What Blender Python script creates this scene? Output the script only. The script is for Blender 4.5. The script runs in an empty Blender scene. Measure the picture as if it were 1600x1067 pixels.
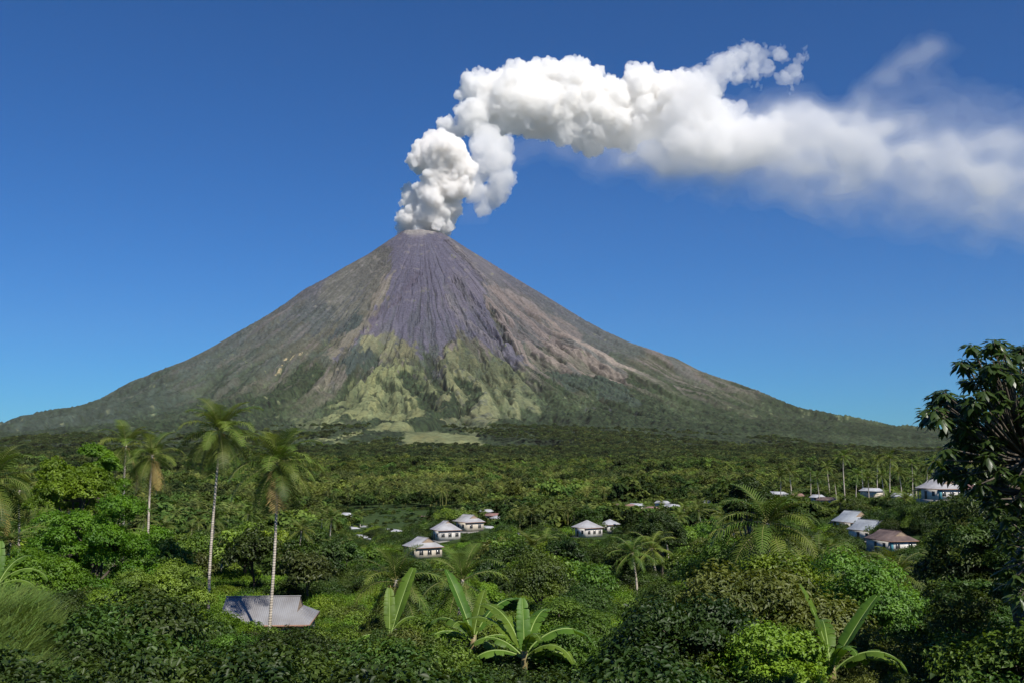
import bpy, math, random
import numpy as np
from mathutils import Vector, Matrix, Euler

# ------------------------------------------------------------------ camera, sky, sun, exposure
scene = bpy.context.scene
COL = scene.collection
F = 1556.0                                   # focal length in pixels of the 1600 px wide frame
PITCH = math.atan((700 - 533.5) / F)
cd = bpy.data.cameras.new('camera'); cam = bpy.data.objects.new('camera', cd); COL.objects.link(cam)
cd.sensor_width = 36.0; cd.lens = 36.0 * F / 1600; cd.clip_start = 0.3; cd.clip_end = 200000
cam.location = (0, 0, 0); cam.rotation_euler = (math.pi / 2 + PITCH, 0, 0)
scene.camera = cam
SUN_EL, SUN_AZ = math.radians(49), math.radians(145)      # azimuth clockwise from +Y (the view direction)
world = bpy.data.worlds.new('World'); scene.world = world; world.use_nodes = True
nt = world.node_tree; nt.nodes.clear()
sky = nt.nodes.new('ShaderNodeTexSky'); sky.sky_type = 'NISHITA'; sky.sun_disc = False
sky.sun_elevation = SUN_EL; sky.sun_rotation = SUN_AZ
sky.air_density = 1.0; sky.dust_density = 0.0; sky.ozone_density = 6.0; sky.altitude = 600
bg = nt.nodes.new('ShaderNodeBackground'); bg.inputs[1].default_value = 0.0735
out = nt.nodes.new('ShaderNodeOutputWorld')
gm = nt.nodes.new('ShaderNodeGamma'); gm.inputs[1].default_value = 1.0      # deep tropical blue, as through a polarising filter
tn = nt.nodes.new('ShaderNodeVectorMath'); tn.operation = 'MULTIPLY'; tn.inputs[1].default_value = (.215, .605, .985)
nt.links.new(sky.outputs[0], gm.inputs[0]); nt.links.new(gm.outputs[0], tn.inputs[0]); nt.links.new(tn.outputs[0], bg.inputs[0]); nt.links.new(bg.outputs[0], out.inputs[0])
sl = bpy.data.lights.new('sun', 'SUN'); sl.energy = 5.0; sl.angle = math.radians(0.5); sl.color = (1.0, 0.95, 0.87)
so = bpy.data.objects.new('sun', sl); COL.objects.link(so)
SUN_DIR = Vector((math.sin(SUN_AZ) * math.cos(SUN_EL), math.cos(SUN_AZ) * math.cos(SUN_EL), math.sin(SUN_EL)))
so.rotation_euler = SUN_DIR.to_track_quat('Z', 'Y').to_euler(); so.location = (200, -200, 400)
scene.view_settings.view_transform = 'Standard'; scene.view_settings.look = 'None'
scene.view_settings.exposure = 0.36; scene.view_settings.gamma = 1.0
cy = scene.cycles
cy.max_bounces = 32; cy.diffuse_bounces = 3; cy.glossy_bounces = 2; cy.transmission_bounces = 3
cy.volume_bounces = 32; cy.transparent_max_bounces = 48; cy.use_denoising = True
cy.use_adaptive_sampling = True; cy.adaptive_threshold = 0.02
cy.sample_clamp_indirect = 6

# ------------------------------------------------------------------ noise
def hash2(ix, iy, seed=0):
    h = (ix.astype(np.int64) * 374761393 + iy.astype(np.int64) * 668265263 + seed * 974711) & 0x7fffffff
    h = ((h ^ (h >> 13)) * 1274126177) & 0x7fffffff
    h = ((h ^ (h >> 15)) * 2246822519) & 0x7fffffff
    return ((h ^ (h >> 16)) & 0xffff) / 65535.0
def vnoise(x, y, seed=0):
    ix = np.floor(x); iy = np.floor(y); fx = x - ix; fy = y - iy
    fx = fx * fx * fx * (fx * (fx * 6 - 15) + 10); fy = fy * fy * fy * (fy * (fy * 6 - 15) + 10)
    a = hash2(ix, iy, seed); b = hash2(ix + 1, iy, seed); c = hash2(ix, iy + 1, seed); d = hash2(ix + 1, iy + 1, seed)
    return (a * (1 - fx) + b * fx) * (1 - fy) + (c * (1 - fx) + d * fx) * fy
def fbm(x, y, o=4, seed=0):
    s = 0; a = 0.5; n = 0
    for i in range(o):
        s = s + a * vnoise(x * 2 ** i + 17.3 * i, y * 2 ** i - 9.1 * i, seed + i); n += a; a *= 0.55
    return s / n
def sstep(a, b, x):
    t = np.clip((x - a) / (b - a), 0, 1); return t * t * (3 - 2 * t)

# ------------------------------------------------------------------ materials
MATS = {}
def new_mat(name):
    m = bpy.data.materials.new(name); m.use_nodes = True; m.node_tree.nodes.clear(); MATS[name] = m
    t = m.node_tree; o = t.nodes.new('ShaderNodeOutputMaterial'); return m, t, o
def N(t, kind, **kw):
    n = t.nodes.new(kind)
    for k, v in kw.items():
        if k.startswith('i_'): n.inputs[int(k[2:]) if k[2:].isdigit() else k[2:].replace('_', ' ')].default_value = v
        else: setattr(n, k, v)
    return n
def surf(name, color, rough=0.7, noise=0.0, nscale=5.0, bump=0.0, bscale=20.0, metal=0.0, spec=0.3, color2=None, stretch=None):
    """Principled surface, base colour mixed with a second one by object-space noise."""
    m, t, o = new_mat(name)
    p = N(t, 'ShaderNodeBsdfPrincipled'); t.links.new(p.outputs[0], o.inputs[0])
    p.inputs['Roughness'].default_value = rough; p.inputs['Metallic'].default_value = metal
    p.inputs['Specular IOR Level'].default_value = spec
    tc = N(t, 'ShaderNodeTexCoord'); src = tc.outputs['Object']
    if stretch:
        mp = N(t, 'ShaderNodeMapping'); mp.inputs['Scale'].default_value = stretch
        t.links.new(src, mp.inputs[0]); src = mp.outputs[0]
    if noise or color2:
        nz = N(t, 'ShaderNodeTexNoise'); nz.inputs['Scale'].default_value = nscale; nz.inputs['Detail'].default_value = 6
        t.links.new(src, nz.inputs['Vector'])
        cr = N(t, 'ShaderNodeValToRGB'); cr.color_ramp.elements[0].position = 0.35; cr.color_ramp.elements[1].position = 0.68
        c2 = color2 or tuple(c * (1 - noise) for c in color)
        cr.color_ramp.elements[0].color = (*c2, 1); cr.color_ramp.elements[1].color = (*color, 1)
        t.links.new(nz.outputs[0], cr.inputs[0]); t.links.new(cr.outputs[0], p.inputs['Base Color'])
    else: p.inputs['Base Color'].default_value = (*color, 1)
    if bump:
        nb = N(t, 'ShaderNodeTexNoise'); nb.inputs['Scale'].default_value = bscale; t.links.new(src, nb.inputs['Vector'])
        b = N(t, 'ShaderNodeBump'); b.inputs['Strength'].default_value = bump
        t.links.new(nb.outputs[0], b.inputs['Height']); t.links.new(b.outputs[0], p.inputs['Normal'])
    return m

# ------------------------------------------------------------------ mesh and object helpers
def mesh_np(name, v, quads=None, tris=None, mats=(), smooth=False, mat_idx=None):
    me = bpy.data.meshes.new(name); v = np.asarray(v, np.float32)
    q = np.zeros((0, 4), np.int32) if quads is None else np.asarray(quads, np.int32).reshape(-1, 4)
    tr = np.zeros((0, 3), np.int32) if tris is None else np.asarray(tris, np.int32).reshape(-1, 3)
    me.vertices.add(len(v)); me.vertices.foreach_set('co', v.ravel())
    nl = q.size + tr.size; me.loops.add(nl)
    me.loops.foreach_set('vertex_index', np.concatenate([q.ravel(), tr.ravel()]))
    me.polygons.add(len(q) + len(tr))
    st = np.concatenate([np.arange(len(q)) * 4, q.size + np.arange(len(tr)) * 3]).astype(np.int32)
    me.polygons.foreach_set('loop_start', st)
    if smooth: me.polygons.foreach_set('use_smooth', np.ones(len(q) + len(tr), bool))
    for m in mats: me.materials.append(m)
    if mat_idx is not None: me.polygons.foreach_set('material_index', np.asarray(mat_idx, np.int32))
    me.update(calc_edges=True)
    return me
def link(name, me, parent=None, loc=None, **tags):
    o = bpy.data.objects.new(name, me); COL.objects.link(o)
    if parent is not None: o.parent = parent
    if loc is not None: o.location = loc
    for k, v in tags.items():
        if v: o[{'cat': 'category'}.get(k, k)] = v
    return o
def thing(name, label, cat, loc=(0, 0, 0), rz=0.0, group=None, scale=1.0):
    o = bpy.data.objects.new(name, None); COL.objects.link(o); o.empty_display_size = 0.2
    o.location = loc; o.rotation_euler = (0, 0, rz); o.scale = (scale,) * 3
    o['label'] = label; o['category'] = cat
    if group: o['group'] = group
    return o
def dup(root, loc, rz, label, group=None, scale=1.0, tilt=(0, 0)):
    r = root.copy(); COL.objects.link(r); r.location = loc; r.rotation_euler = (tilt[0], tilt[1], rz); r.scale = (scale,) * 3
    r['label'] = label
    if group: r['group'] = group
    for ch in list(root.children):
        c = ch.copy(); COL.objects.link(c); c.parent = r
        for g in ch.children:
            d = g.copy(); COL.objects.link(d); d.parent = c
    return r

# ------------------------------------------------------------------ terrain shape
AXIS = np.array([-911.86, 9958.34])                # the volcano's axis seen from the viewpoint hill
BRG = math.atan2(AXIS[0], AXIS[1])
EX = np.array([math.cos(BRG), -math.sin(BRG)]); EY = np.array([math.sin(BRG), math.cos(BRG)])
PROFL= [(0, 2173), (210, 2173), (296, 2109), (563, 1913), (789, 1775), (1012, 1624), (1196, 1516), (1377, 1362), (1585, 1212), (1848, 1044), (2054, 905), (2273, 784), (2521, 679), (2683, 607), (2809, 534), (2964, 442), (3148, 367), (3358, 313), (3620, 273), (3732, 217), (5200, 95), (6000, 5), (6500, -18), (7000, -30), (7500, -36), (9000, -44), (14000, -48)]
PROFR= [(0, 2146), (247, 2146), (423, 2026), (717, 1841), (1067, 1615), (1394, 1413), (1680, 1227), (2118, 996), (2540, 838), (2785, 705), (3078, 610), (3306, 527), (3502, 428), (3775, 327), (4025, 271), (4186, 243), (4424, 194), (4620, 173), (5200, 95), (6000, 5), (6500, -18), (7000, -30), (7500, -36), (9000, -44), (14000, -48)]
PL = np.array(PROFL, float); PR = np.array(PROFR, float)
def polar(x, y):
    lx = (x - AXIS[0]) * EX[0] + (y - AXIS[1]) * EX[1]; ly = (x - AXIS[0]) * EY[0] + (y - AXIS[1]) * EY[1]
    return np.arctan2(lx, -ly), np.hypot(lx, ly)
def cone_h(a, r):
    w = 0.5 + 0.5 * np.sin(a)
    return np.interp(r, PL[:, 0], PL[:, 1]) * (1 - w) + np.interp(r, PR[:, 0], PR[:, 1]) * w
PT = [0, 8, 15, 30, 60, 100, 160, 240, 300, 400, 600, 1000, 2000, 3000, 3600, 4500, 9000, 90000]
PZ = [-1.7, -3.0, -4.5, -7.3, -12.8, -19.0, -23, -26.8, -29.5, -35, -40, -46, -46, -44, -44, -46, -60, -300]
def bump(x, y, cx, cy_, sx, sy): return np.exp(-((x - cx) / sx) ** 2 - ((y - cy_) / sy) ** 2)
def und(x, y):
    return (fbm(x / 800, y / 520, 4, 91) - .5) * 60 * sstep(1500, 3400, np.hypot(x, y))
def ground_base(x, y):
    x = np.asarray(x, float); y = np.asarray(y, float)
    t = np.hypot(x, y); z = np.interp(t, PT, PZ)
    z = z + 15 * bump(x, y, 135, 255, 50, 75) + 15 * bump(x, y, 190, 460, 100, 130) + 7 * bump(x, y, -75, 115, 26, 60) + 2.6 * bump(x, y, -14, 26, 7, 12)
    k = sstep(25, 200, t)
    z = z + k * ((fbm(x / 90, y / 90, 3, 5) - .5) * 6 + (fbm(x / 400, y / 400, 2, 8) - .5) * 22 * sstep(420, 1000, t))
    z = z + sstep(4, 30, t) * (fbm(x / 9, y / 9, 3, 3) - .5) * 0.9
    a, r = polar(x, y); c = cone_h(a, r) + 0
    d = np.clip((c - z) / 24, -1, 1)
    return np.where(c - z > 24, c, np.where(c - z < -24, z, z + 24 * ((d + 1) / 2) ** 2)) + und(x, y) * sstep(5300, 6200, r)
PADS = [(420,104,993,15),(663,238,866,15),(698,300,840,15),(733,312,826,15),(916,330,835,15),(951,345,829,15),(1326,283,826,15),(1352,250,840,15),(1383,222,856,15),(1462,240,778,15),(1513,262,778,15),(555,450,834,7),(577,470,831,7),(566,400,847,7),(602,520,820,7),(611,430,837,7),(624,490,827,7),(638,520,823,7),(623,430,838,7),(651,560,817,7),(664,560,814,7),(545,540,810,7),(585,380,854,7),(760,480,806,7),(770,460,813,7),(779,450,817,7),(762,360,836,7),(812,340,848,7),(975,460,799,7),(992,480,797,7),(1016,450,803,7),(1032,520,792,7),(1048,480,798,7),(1104,520,792,7),(1210,470,779,7),(1230,480,778,7),(1240,450,783,7),(1272,400,786,7),(1287,390,791,7),(1356,400,776,7),(1402,340,787,7),(1506,250,793,7)]
def _pads():
    X = []
    for px, d, by, r in PADS:
        x = (px - 800) / F * d; X.append((x, d, (700 - by) / F * d - float(ground_base(np.array([x]), np.array([d * 1.0]))[0]), r))
    X = np.array(X); D = np.exp(-((X[:, None, 0] - X[None, :, 0]) ** 2 + (X[:, None, 1] - X[None, :, 1]) ** 2) / X[None, :, 3] ** 2); want = X[:, 2].copy()
    for _ in range(60): X[:, 2] += (want - (D @ X[:, 2]) / np.maximum(D.sum(1), 1)) * .6
    return X
def ground_z(x, y):
    x = np.asarray(x, float); y = np.asarray(y, float); z = ground_base(x, y); near = np.hypot(x, y) < 700
    if near.any():
        xn, yn = x[near], y[near]; sw = np.zeros(xn.shape); sd = np.zeros(xn.shape)
        for a, b, dz, r in PADX:
            w = np.exp(-(((xn - a) ** 2 + (yn - b) ** 2) / r ** 2)); sw += w; sd += w * dz
        z = z.copy(); z[near] += sd / np.maximum(sw, 1)
    return z
def gz(x, y): return float(ground_z(np.array([x]), np.array([y]))[0])
PADX = _pads()
def at(px, d):
    """A spot on the ground d metres ahead on the bearing of photo column px."""
    x = (px - 800) / F * d; return x, d
# ------------------------------------------------------------------ volcano
ZONES = {'lava': [(-71.3,303),(-19.5,282),(49.8,297),(27.8,595),(28.8,976),(28.7,1210),(22.0,1471),(19.8,1675),(18.8,1952),(17.7,2224),(17.5,2509),(17.0,2554),(16.9,2705),(16.4,2783),(15.2,2745),(14.1,2643),(13.2,2532),(12.8,2275),(10.9,2107),(8.8,1997),(6.7,2160),(4.1,2301),(2.9,2545),(3.2,2739),(1.8,3074),(2.0,3074),(1.2,2865),(1.2,2754),(-0.3,2561),(-0.8,2319),(-4.1,2091),(-5.1,2395),(-5.6,2299),(-5.5,2136),(-7.7,2038),(-10.1,2095),(-11.5,2192),(-12.8,2476),(-12.8,2652),(-12.2,2788),(-12.1,2987),(-11.0,3228),(-11.7,3152),(-12.7,2935),(-12.9,2711),(-13.7,2577),(-13.5,2379),(-13.3,2158),(-13.0,2002),(-12.5,1777),(-12.5,1765),(-11.5,1594),(-10.9,1403),(-13.5,1214),(-13.9,1068),(-20.4,796),(-30.9,536)],'grass1': [(-12.5,3718),(-11.0,3758),(-9.8,3669),(-9.8,3425),(-9.1,3116),(-7.7,2918),(-6.3,2679),(-2.9,2805),(-1.6,2997),(0.5,3617),(0.8,3696),(-0.2,4043),(-0.9,4558),(-2.3,4316),(-4.5,4099),(-6.3,3871),(-6.5,4083),(-6.9,4234),(-8.3,4152),(-10.5,3973)],'grass2': [(-2.8,2827),(-1.0,2902),(-0.5,3116),(0.9,3363),(2.2,3482),(2.0,3188),(1.1,2956),(-0.2,2770),(-1.2,2692),(-3.9,2618),(-6.1,2610)],'grass3': [(-11.3,2218),(-10.1,2095),(-7.7,2038),(-5.8,2110),(-5.0,2271),(-5.4,2516),(-6.4,2632),(-8.4,2502),(-10.2,2431),(-11.8,2361)],'grass4': [(-4.8,2520),(-4.2,2141),(-1.7,2095),(-0.5,2383),(0.7,2610),(1.7,2772),(0.3,2733),(-1.7,2532),(-3.6,2619)],'grass5': [(2.7,2700),(4.9,2335),(6.9,2216),(8.1,2339),(9.3,2556),(8.8,2745),(11.5,2470),(12.6,2471),(13.6,2601),(14.2,2746),(14.8,2861),(14.3,3111),(11.3,3367),(13.2,3346),(11.4,3626),(9.7,3708),(6.4,4264),(4.9,4646),(3.5,5146),(2.9,5016),(1.6,4385),(3.3,3990),(5.0,3663),(4.8,3487),(3.5,3553),(1.5,3922),(1.4,3660),(2.8,3482),(2.8,3076)],'meadow': [(-3.2,5320),(-2.4,4879),(-2.2,4620),(-1.0,4728),(0.8,5108),(1.8,5334),(3.0,5590),(4.0,5797),(5.0,5927),(5.0,6142),(3.9,6301),(3.3,6140),(2.4,6270),(1.7,5985),(0.6,6139),(-0.4,6173),(-1.2,6221),(-1.0,5913),(-0.7,5678),(-1.3,5112),(-2.3,5219)],'pasture1': [(-12.4,3737),(-9.2,3939),(-6.8,4150),(-6.5,4437),(-8.6,4200),(-10.4,4076)],'pasture2': [(-8.0,4737),(-7.8,4427),(-6.2,4473),(-5.7,4812),(-6.7,4933),(-7.3,4969)],'pasture3': [(-4.1,5913),(-4.1,5720),(-4.0,5461),(-3.6,5272),(-3.5,5552),(-3.7,5777),(-3.8,5958)],'pasture4': [(-2.8,5839),(-2.3,5680),(-1.5,5578),(-1.6,5697),(-2.1,5839),(-2.5,5913)],'pasture5': [(-5.4,4274),(-4.2,4311),(-3.8,4483),(-4.5,4582)],'bareband': [(-17.3,1114),(-16.3,967),(-12.1,1326),(-12.1,1764),(-12.8,2142),(-13.1,2445),(-13.7,2577),(-12.4,2985),(-11.3,3225),(-12.6,3214),(-13.7,2847),(-14.8,2595),(-16.9,2190),(-15.3,1995),(-15.3,1791),(-14.0,1686),(-14.4,1800),(-16.1,1468)],'brown': [(19.5,1692),(24.4,1677),(30.7,1659),(42.5,1612),(47.0,1714),(44.9,1957),(42.0,2232),(39.0,2648),(28.5,3169),(26.5,3022),(24.2,2881),(20.6,2831),(18.4,2807),(17.0,2724),(17.3,2529),(18.7,2154),(20.1,1919),(19.6,1763)],'brownup': [(28.7,1210),(32.4,1340),(37.6,1443),(41.7,1563),(20.9,2525),(17.6,2476),(17.8,2195),(19.7,1884),(21.2,1592)],'olive': [(-30.9,536),(-71.3,390),(-58.9,624),(-69.8,794),(-20.8,1780),(-16.0,1754),(-15.7,1470),(-17.3,1114),(-20.4,796)],'forestR': [(3.5,5146),(4.9,4646),(6.7,4204),(8.8,3940),(11.2,3669),(12.7,3628),(14.5,3647),(16.4,3668),(18.6,3732),(21.2,3762),(18.2,3685),(21.7,3901),(23.6,4191),(25.6,4463),(28.7,4712),(32.5,4910),(36.2,4988),(22.4,6108),(4.5,6649),(2.7,5806)],'forestR2': [(19.4,2807),(23.1,2882),(24.4,3024),(27.1,3053),(28.0,3201),(22.7,3617),(22.2,3444),(21.0,3239),(18.4,3239),(17.9,3027)],'patchL': [(-21.4,2029),(-20.8,1856),(-18.7,1714),(-15.5,1835),(-15.7,2013),(-17.5,2111),(-20.2,2076)],'patchL2': [(-11.9,2656),(-10.9,2457),(-9.4,2466),(-7.0,2632),(-7.7,2833),(-9.0,2621),(-10.7,2796),(-11.8,2857)],'yellow': [(-23.2,2556),(-23.7,2453),(-22.1,2510),(-21.8,2600)]}
GULLIES = [([(-2.6,2873),(-1.3,3058),(0.3,3419),(0.8,3659),(1.1,3919)],60,45,1),([(1.4,2453),(1.4,2697),(1.8,2957),(2.3,3191),(2.3,3483)],42,35,0.8),([(5.1,3029),(5.7,3141),(5.9,3330),(5.8,3491),(4.5,3703),(2.5,3988),(1.1,4262)],50,40,1),([(8.7,2855),(9.0,3099),(7.8,3441),(8.0,3709),(7.5,3997)],35,30,0.6),([(12.6,2745),(12.2,2989),(10.0,3224),(9.6,3494)],35,30,0.6),([(-5.5,3004),(-4.3,3121),(-2.2,3297)],22,18,0.7),([(-5.8,3356),(-4.1,3487)],20,15,0.8),([(-1.5,3535),(-0.3,3696),(0.3,3787)],20,15,0.7),([(-7.0,2632),(-7.5,2789),(-7.9,2875)],20,18,0.8),([(-9.8,3392),(-9.3,3090),(-7.8,2897)],30,25,0.7),([(-8.3,3467),(-9.6,3527),(-9.7,3709),(-10.4,3831)],40,20,1),([(-2.0,1130),(-5.2,1333),(-8.7,1580),(-12.0,1743),(-12.0,1934),(-12.7,2194)],25,30,0),([(8.1,1492),(9.5,1832),(12.6,2003),(14.0,2228),(14.6,2512)],28,-25,0),([(14.1,1162),(15.8,1403),(17.0,1600),(17.5,1821),(17.5,2039),(16.2,2317)],30,30,0.1),([(19.8,1675),(18.9,1974),(17.4,2225),(17.3,2508)],28,45,0.5),([(36.5,455),(30.8,924),(28.8,1165),(32.4,1340),(39.9,1609)],30,-30,0),([(22.6,1731),(23.8,1999),(24.4,2258),(24.4,2631)],25,25,0.1),([(31.8,1653),(33.8,1875),(34.4,2154),(33.6,2478),(34.1,2729),(34.3,2849)],28,25,0.25),([(20.4,2493),(20.8,2701),(22.1,2884)],20,20,0.1),([(39.0,1921),(38.2,2225),(35.5,2599),(35.4,2744)],22,25,0.35),([(16.3,3633),(19.9,3703),(22.2,3882)],12,10,0.0),([(-1.4,2833),(0.7,2753),(2.0,2735)],18,15,0.5),([(-4.1,2549),(-2.1,2555),(-0.1,2694),(1.3,2909)],25,22,0.5),([(-1.9,4233),(-0.3,4754),(0.9,4938),(2.7,5409)],40,8,1)]
def build_volcano():
    a1 = np.radians(np.concatenate([np.arange(-180, -112, 3.0), np.arange(-112, -26, 0.3), np.arange(-26, 32, 0.075), np.arange(32, 112, 0.3), np.arange(112, 180, 3.0)]))
    r1 = np.concatenate([[1, 60, 120, 170], np.arange(190, 4800, 8.5), np.arange(4800, 7000, 12)])
    A, R = np.meshgrid(a1, r1)                     # rows: radius
    ad = np.degrees(A)
    H = cone_h(A, R)
    # domain warp so that ribs meander
    w1 = (fbm(A * 9 + 3, R / 700, 4, 21) - .5); w2 = fbm(A * 40, R / 160, 4, 22) - .5
    # gullies: ridged noise in azimuth, long in radius, finer towards the foot
    disp = np.zeros_like(H); valley = np.zeros_like(H)
    for K, Lr, amp, lo, hi, sd in ((9, 1900, 92, 900, 3000, 31), (19, 1200, 60, 900, 2800, 32), (43, 800, 30, 900, 2800, 33), (95, 520, 9, 700, 2400, 34), (210, 260, 4.5, 900, 2500, 35)):
        n = vnoise(A * K + w1 * (1.3 + K * .035 * (R / 3000)) + w2 * .6 + 50, R / Lr + w1, sd)
        rid = 1 - np.abs(2 * n - 1); valley += rid ** 1.6 * {9: .25, 19: .38, 43: .37}.get(K, 0)
        disp -= (rid ** 2.0) * amp * (sstep(250, lo, R) * (.22 if K < 40 else .10) + sstep(lo, hi, R) * .78)
    env = 1 - sstep(3900, 5600, R) * .78
    disp = disp * env + 18 * sstep(500, 2500, R) * env
    disp += (fbm(A * R / 90, R / 130, 4, 41) - .5) * 14 * sstep(350, 1500, R)
    disp += (fbm(A * R / 26, R / 34, 3, 42) - .5) * 5 * sstep(250, 900, R)
    # the flank against the sky keeps its outline
    sil = sstep(60, 75, np.abs(ad)) * (1 - sstep(118, 130, np.abs(ad))); disp = disp * (1 - .72 * sil)
    # crater: rim slightly uneven, bowl inside
    rim = sstep(150, 240, R) * (1 - sstep(240, 420, R))
    H = H + rim * (fbm(A * 5, R / 200, 3, 51) - .5) * 14 - (1 - sstep(40, 215, R)) * 90
    # charted zones, boundaries ragged
    rag = 1.5
    da = (fbm(A * 60, R / 90, 4, 61) - .5) * 150 / np.maximum(R, 300); dr = (fbm(A * 50 + 9, R / 70, 4, 62) - .5) * 180 + (fbm(A * 85 + 3, R / 1500, 3, 63) - .5) * 260 * sstep(600, 1600, R) * (1 - sstep(3600, 4400, R))
    aq = np.degrees(A + da * rag); rq = R + dr * rag
    front = (ad > -80) & (ad < 80)
    def inside(poly):
        res = np.zeros(A.shape, bool); P = np.array(poly, float)
        m = front & (aq > P[:, 0].min()) & (aq < P[:, 0].max()) & (rq > P[:, 1].min()) & (rq < P[:, 1].max())
        x = aq[m]; y = rq[m]; c = np.zeros(len(x), bool)
        for i in range(len(P)):
            x0, y0 = P[i - 1]; x1, y1 = P[i]
            if y0 == y1: continue
            k = (y0 > y) != (y1 > y)
            c ^= k & (x < (x1 - x0) * (y - y0) / (y1 - y0) + x0)
        res[m] = c; return res
    def blur(mk, n=1):
        f = mk.astype(np.float32)
        for _ in range(n):
            f = (f + np.roll(f, 1, 0) + np.roll(f, -1, 0)) / 3; f = (f + np.roll(f, 1, 1) + np.roll(f, -1, 1)) / 3
        return f[..., None]
    fn = fbm(A * R / 60, R / 60, 4, 71)[..., None]; fl = fbm(A * R / 380, R / 700, 4, 72)[..., None]; fs = vnoise(A * R / 17, R / 17, 73)[..., None]
    streak = fbm(A * 62 + w1 * 4.5 + w2 * 1.2, R / 620, 5, 74)[..., None]; st2 = fbm(A * 210 + w1 * 9 + w2 * 2, R / 330, 3, 75)[..., None]
    C3 = lambda *c: np.array(c, np.float32)
    forest = C3(.024, .036, .020) * (.65 + .7 * fn) + C3(.026, .040, .014) * (fs - .45) + C3(.016, .020, .010) * sstep(.55, .75, fl)
    scrub = C3(.060, .068, .044) * (.6 + .8 * fn)
    grass = C3(.158, .178, .086) * (.55 + .62 * fl) * (.72 + .56 * fn) + C3(.02, .010, .0) * sstep(.45, .7, st2)
    lava = C3(.080, .081, .106) * (.46 + .60 * streak + .22 * st2 + .35 * (fl - .3)) + C3(.045, .03, .01) * sstep(.48, .7, fl) * .5
    brown = C3(.158, .136, .112) * (.62 + .55 * streak + .2 * st2)
    olive = C3(.098, .104, .068) * (.6 + .8 * fl)
    # default cover by height: forest below, thinning into scrub and bare rock above
    h0 = (cone_h(A, R))[..., None]
    col = forest
    k = sstep(420, 760, h0 + (fl - .5) * 500 + (streak - .5) * 700); col = col * (1 - k) + (scrub * .8 + .2 * brown) * k
    k = sstep(.52, .66, streak) * sstep(350, 700, h0) * .8; col = col * (1 - k) + (brown * .62 + lava * .25) * k
    k = sstep(1250, 1800, h0 + (fl - .5) * 700); col = col * (1 - k) + (lava * .55 + olive * .45) * k
    dark = C3(.050, .068, .060)
    k = sstep(.5, .62, fl) * (1 - sstep(1600, 1900, h0)) * sstep(500, 800, h0) * .7; col = col * (1 - k) + dark * (.6 + .7 * fn) * k
    k = (sstep(16, 38, -ad) * (1 - sstep(1500, 1950, h0[..., 0])))[..., None] * np.clip(.25 + fn + .3 * (fl - .5), 0, 1) * .75; col = col * (1 - k) + dark * (.75 + .5 * fn) * k
    # the far right flank behind the bright rib is darker, vegetated rock
    k = (sstep(43, 49, ad + (w2 * 6)) * sstep(800, 1100, h0[..., 0]))[..., None] * .85; col = col * (1 - k) + (dark * .75 + lava * .28) * k
    def paint(z, c, n=2, s=1.0):
        nonlocal col
        m = sstep(.28, .72, blur(inside(ZONES[z]), 4 + n * 2) + (fn - .5) * .85 + (fs - .5) * .35) * s; col = col * (1 - m) + c * m
    k = sstep(1000, 1700, h0 + (fn - .5) * 500) * .60; col = col * (1 - k) + lava * .95 * k
    sm = (blur(inside(ZONES['grass1']), 12) + blur(inside(ZONES['grass5']), 12))[..., 0]; disp = disp * (1 - .22 * np.clip(sm, 0, 1))
    paint('olive', olive * (.55 + .7 * fn) * .8 + lava * .2, 8, .75)
    paint('brown', brown, 2); paint('brownup', brown * .85 + lava * .12, 3)
    k = sstep(.46, .38, streak) * (blur(inside(ZONES['brown']), 2)) * .6; col = col * (1 - k) + (dark * .9 + .2 * lava) * k
    paint('bareband', brown * .55 + olive * .5, 3, .85)
    paint('grass5', grass * .82 + brown * .14, 2)
    paint('grass3', grass * .60 + brown * .25, 2); paint('grass4', grass * .60 + brown * .22, 2)
    paint('grass1', grass, 1); paint('grass2', grass * .92, 1)
    k = sstep(.60, .70, fn) * blur(inside(ZONES['grass5']), 1); col = col * (1 - k * .6) + (lava * .5 + forest * .5) * k * .6
    paint('lava', lava, 10, .84)
    k = blur(inside(ZONES['lava']), 3) * sstep(.60, .52, streak) * .35; col = col * (1 - k) + C3(.085, .082, .115) * k
    k = sstep(.66, .72, fn) * sstep(800, 1500, h0) * .25; col = col * (1 - k) + C3(.2, .18, .17) * k
    paint('patchL', dark * .8, 2); paint('patchL2', dark * .8, 2); paint('yellow', C3(.32, .27, .15), 1)
    paint('meadow', grass * 1.08, 1)
    for z in ('pasture1', 'pasture2', 'pasture3', 'pasture4', 'pasture5'): paint(z, grass * 1.05, 1)
    paint('forestR', forest, 1); paint('forestR2', forest * .6 + dark * .5, 2)
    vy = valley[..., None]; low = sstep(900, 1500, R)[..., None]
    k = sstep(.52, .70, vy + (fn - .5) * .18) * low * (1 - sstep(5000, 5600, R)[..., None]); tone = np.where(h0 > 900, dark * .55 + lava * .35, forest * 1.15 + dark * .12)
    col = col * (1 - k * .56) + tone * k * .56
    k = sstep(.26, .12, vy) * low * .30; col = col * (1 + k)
    # dark shrub dots in the grass
    k = sstep(.74, .80, vnoise(A * R / 30, R / 26, 78))[..., None] * sstep(.5, .62, fl) * sstep(200, 1200, 1300 - h0) * .75
    col = col * (1 - k) + forest * k
    k = sstep(450, 1100, h0) * np.array([.02, -.01, .08], np.float32); col = col * (1 + k)      # mauve-grey tint on the upper cone
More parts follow.
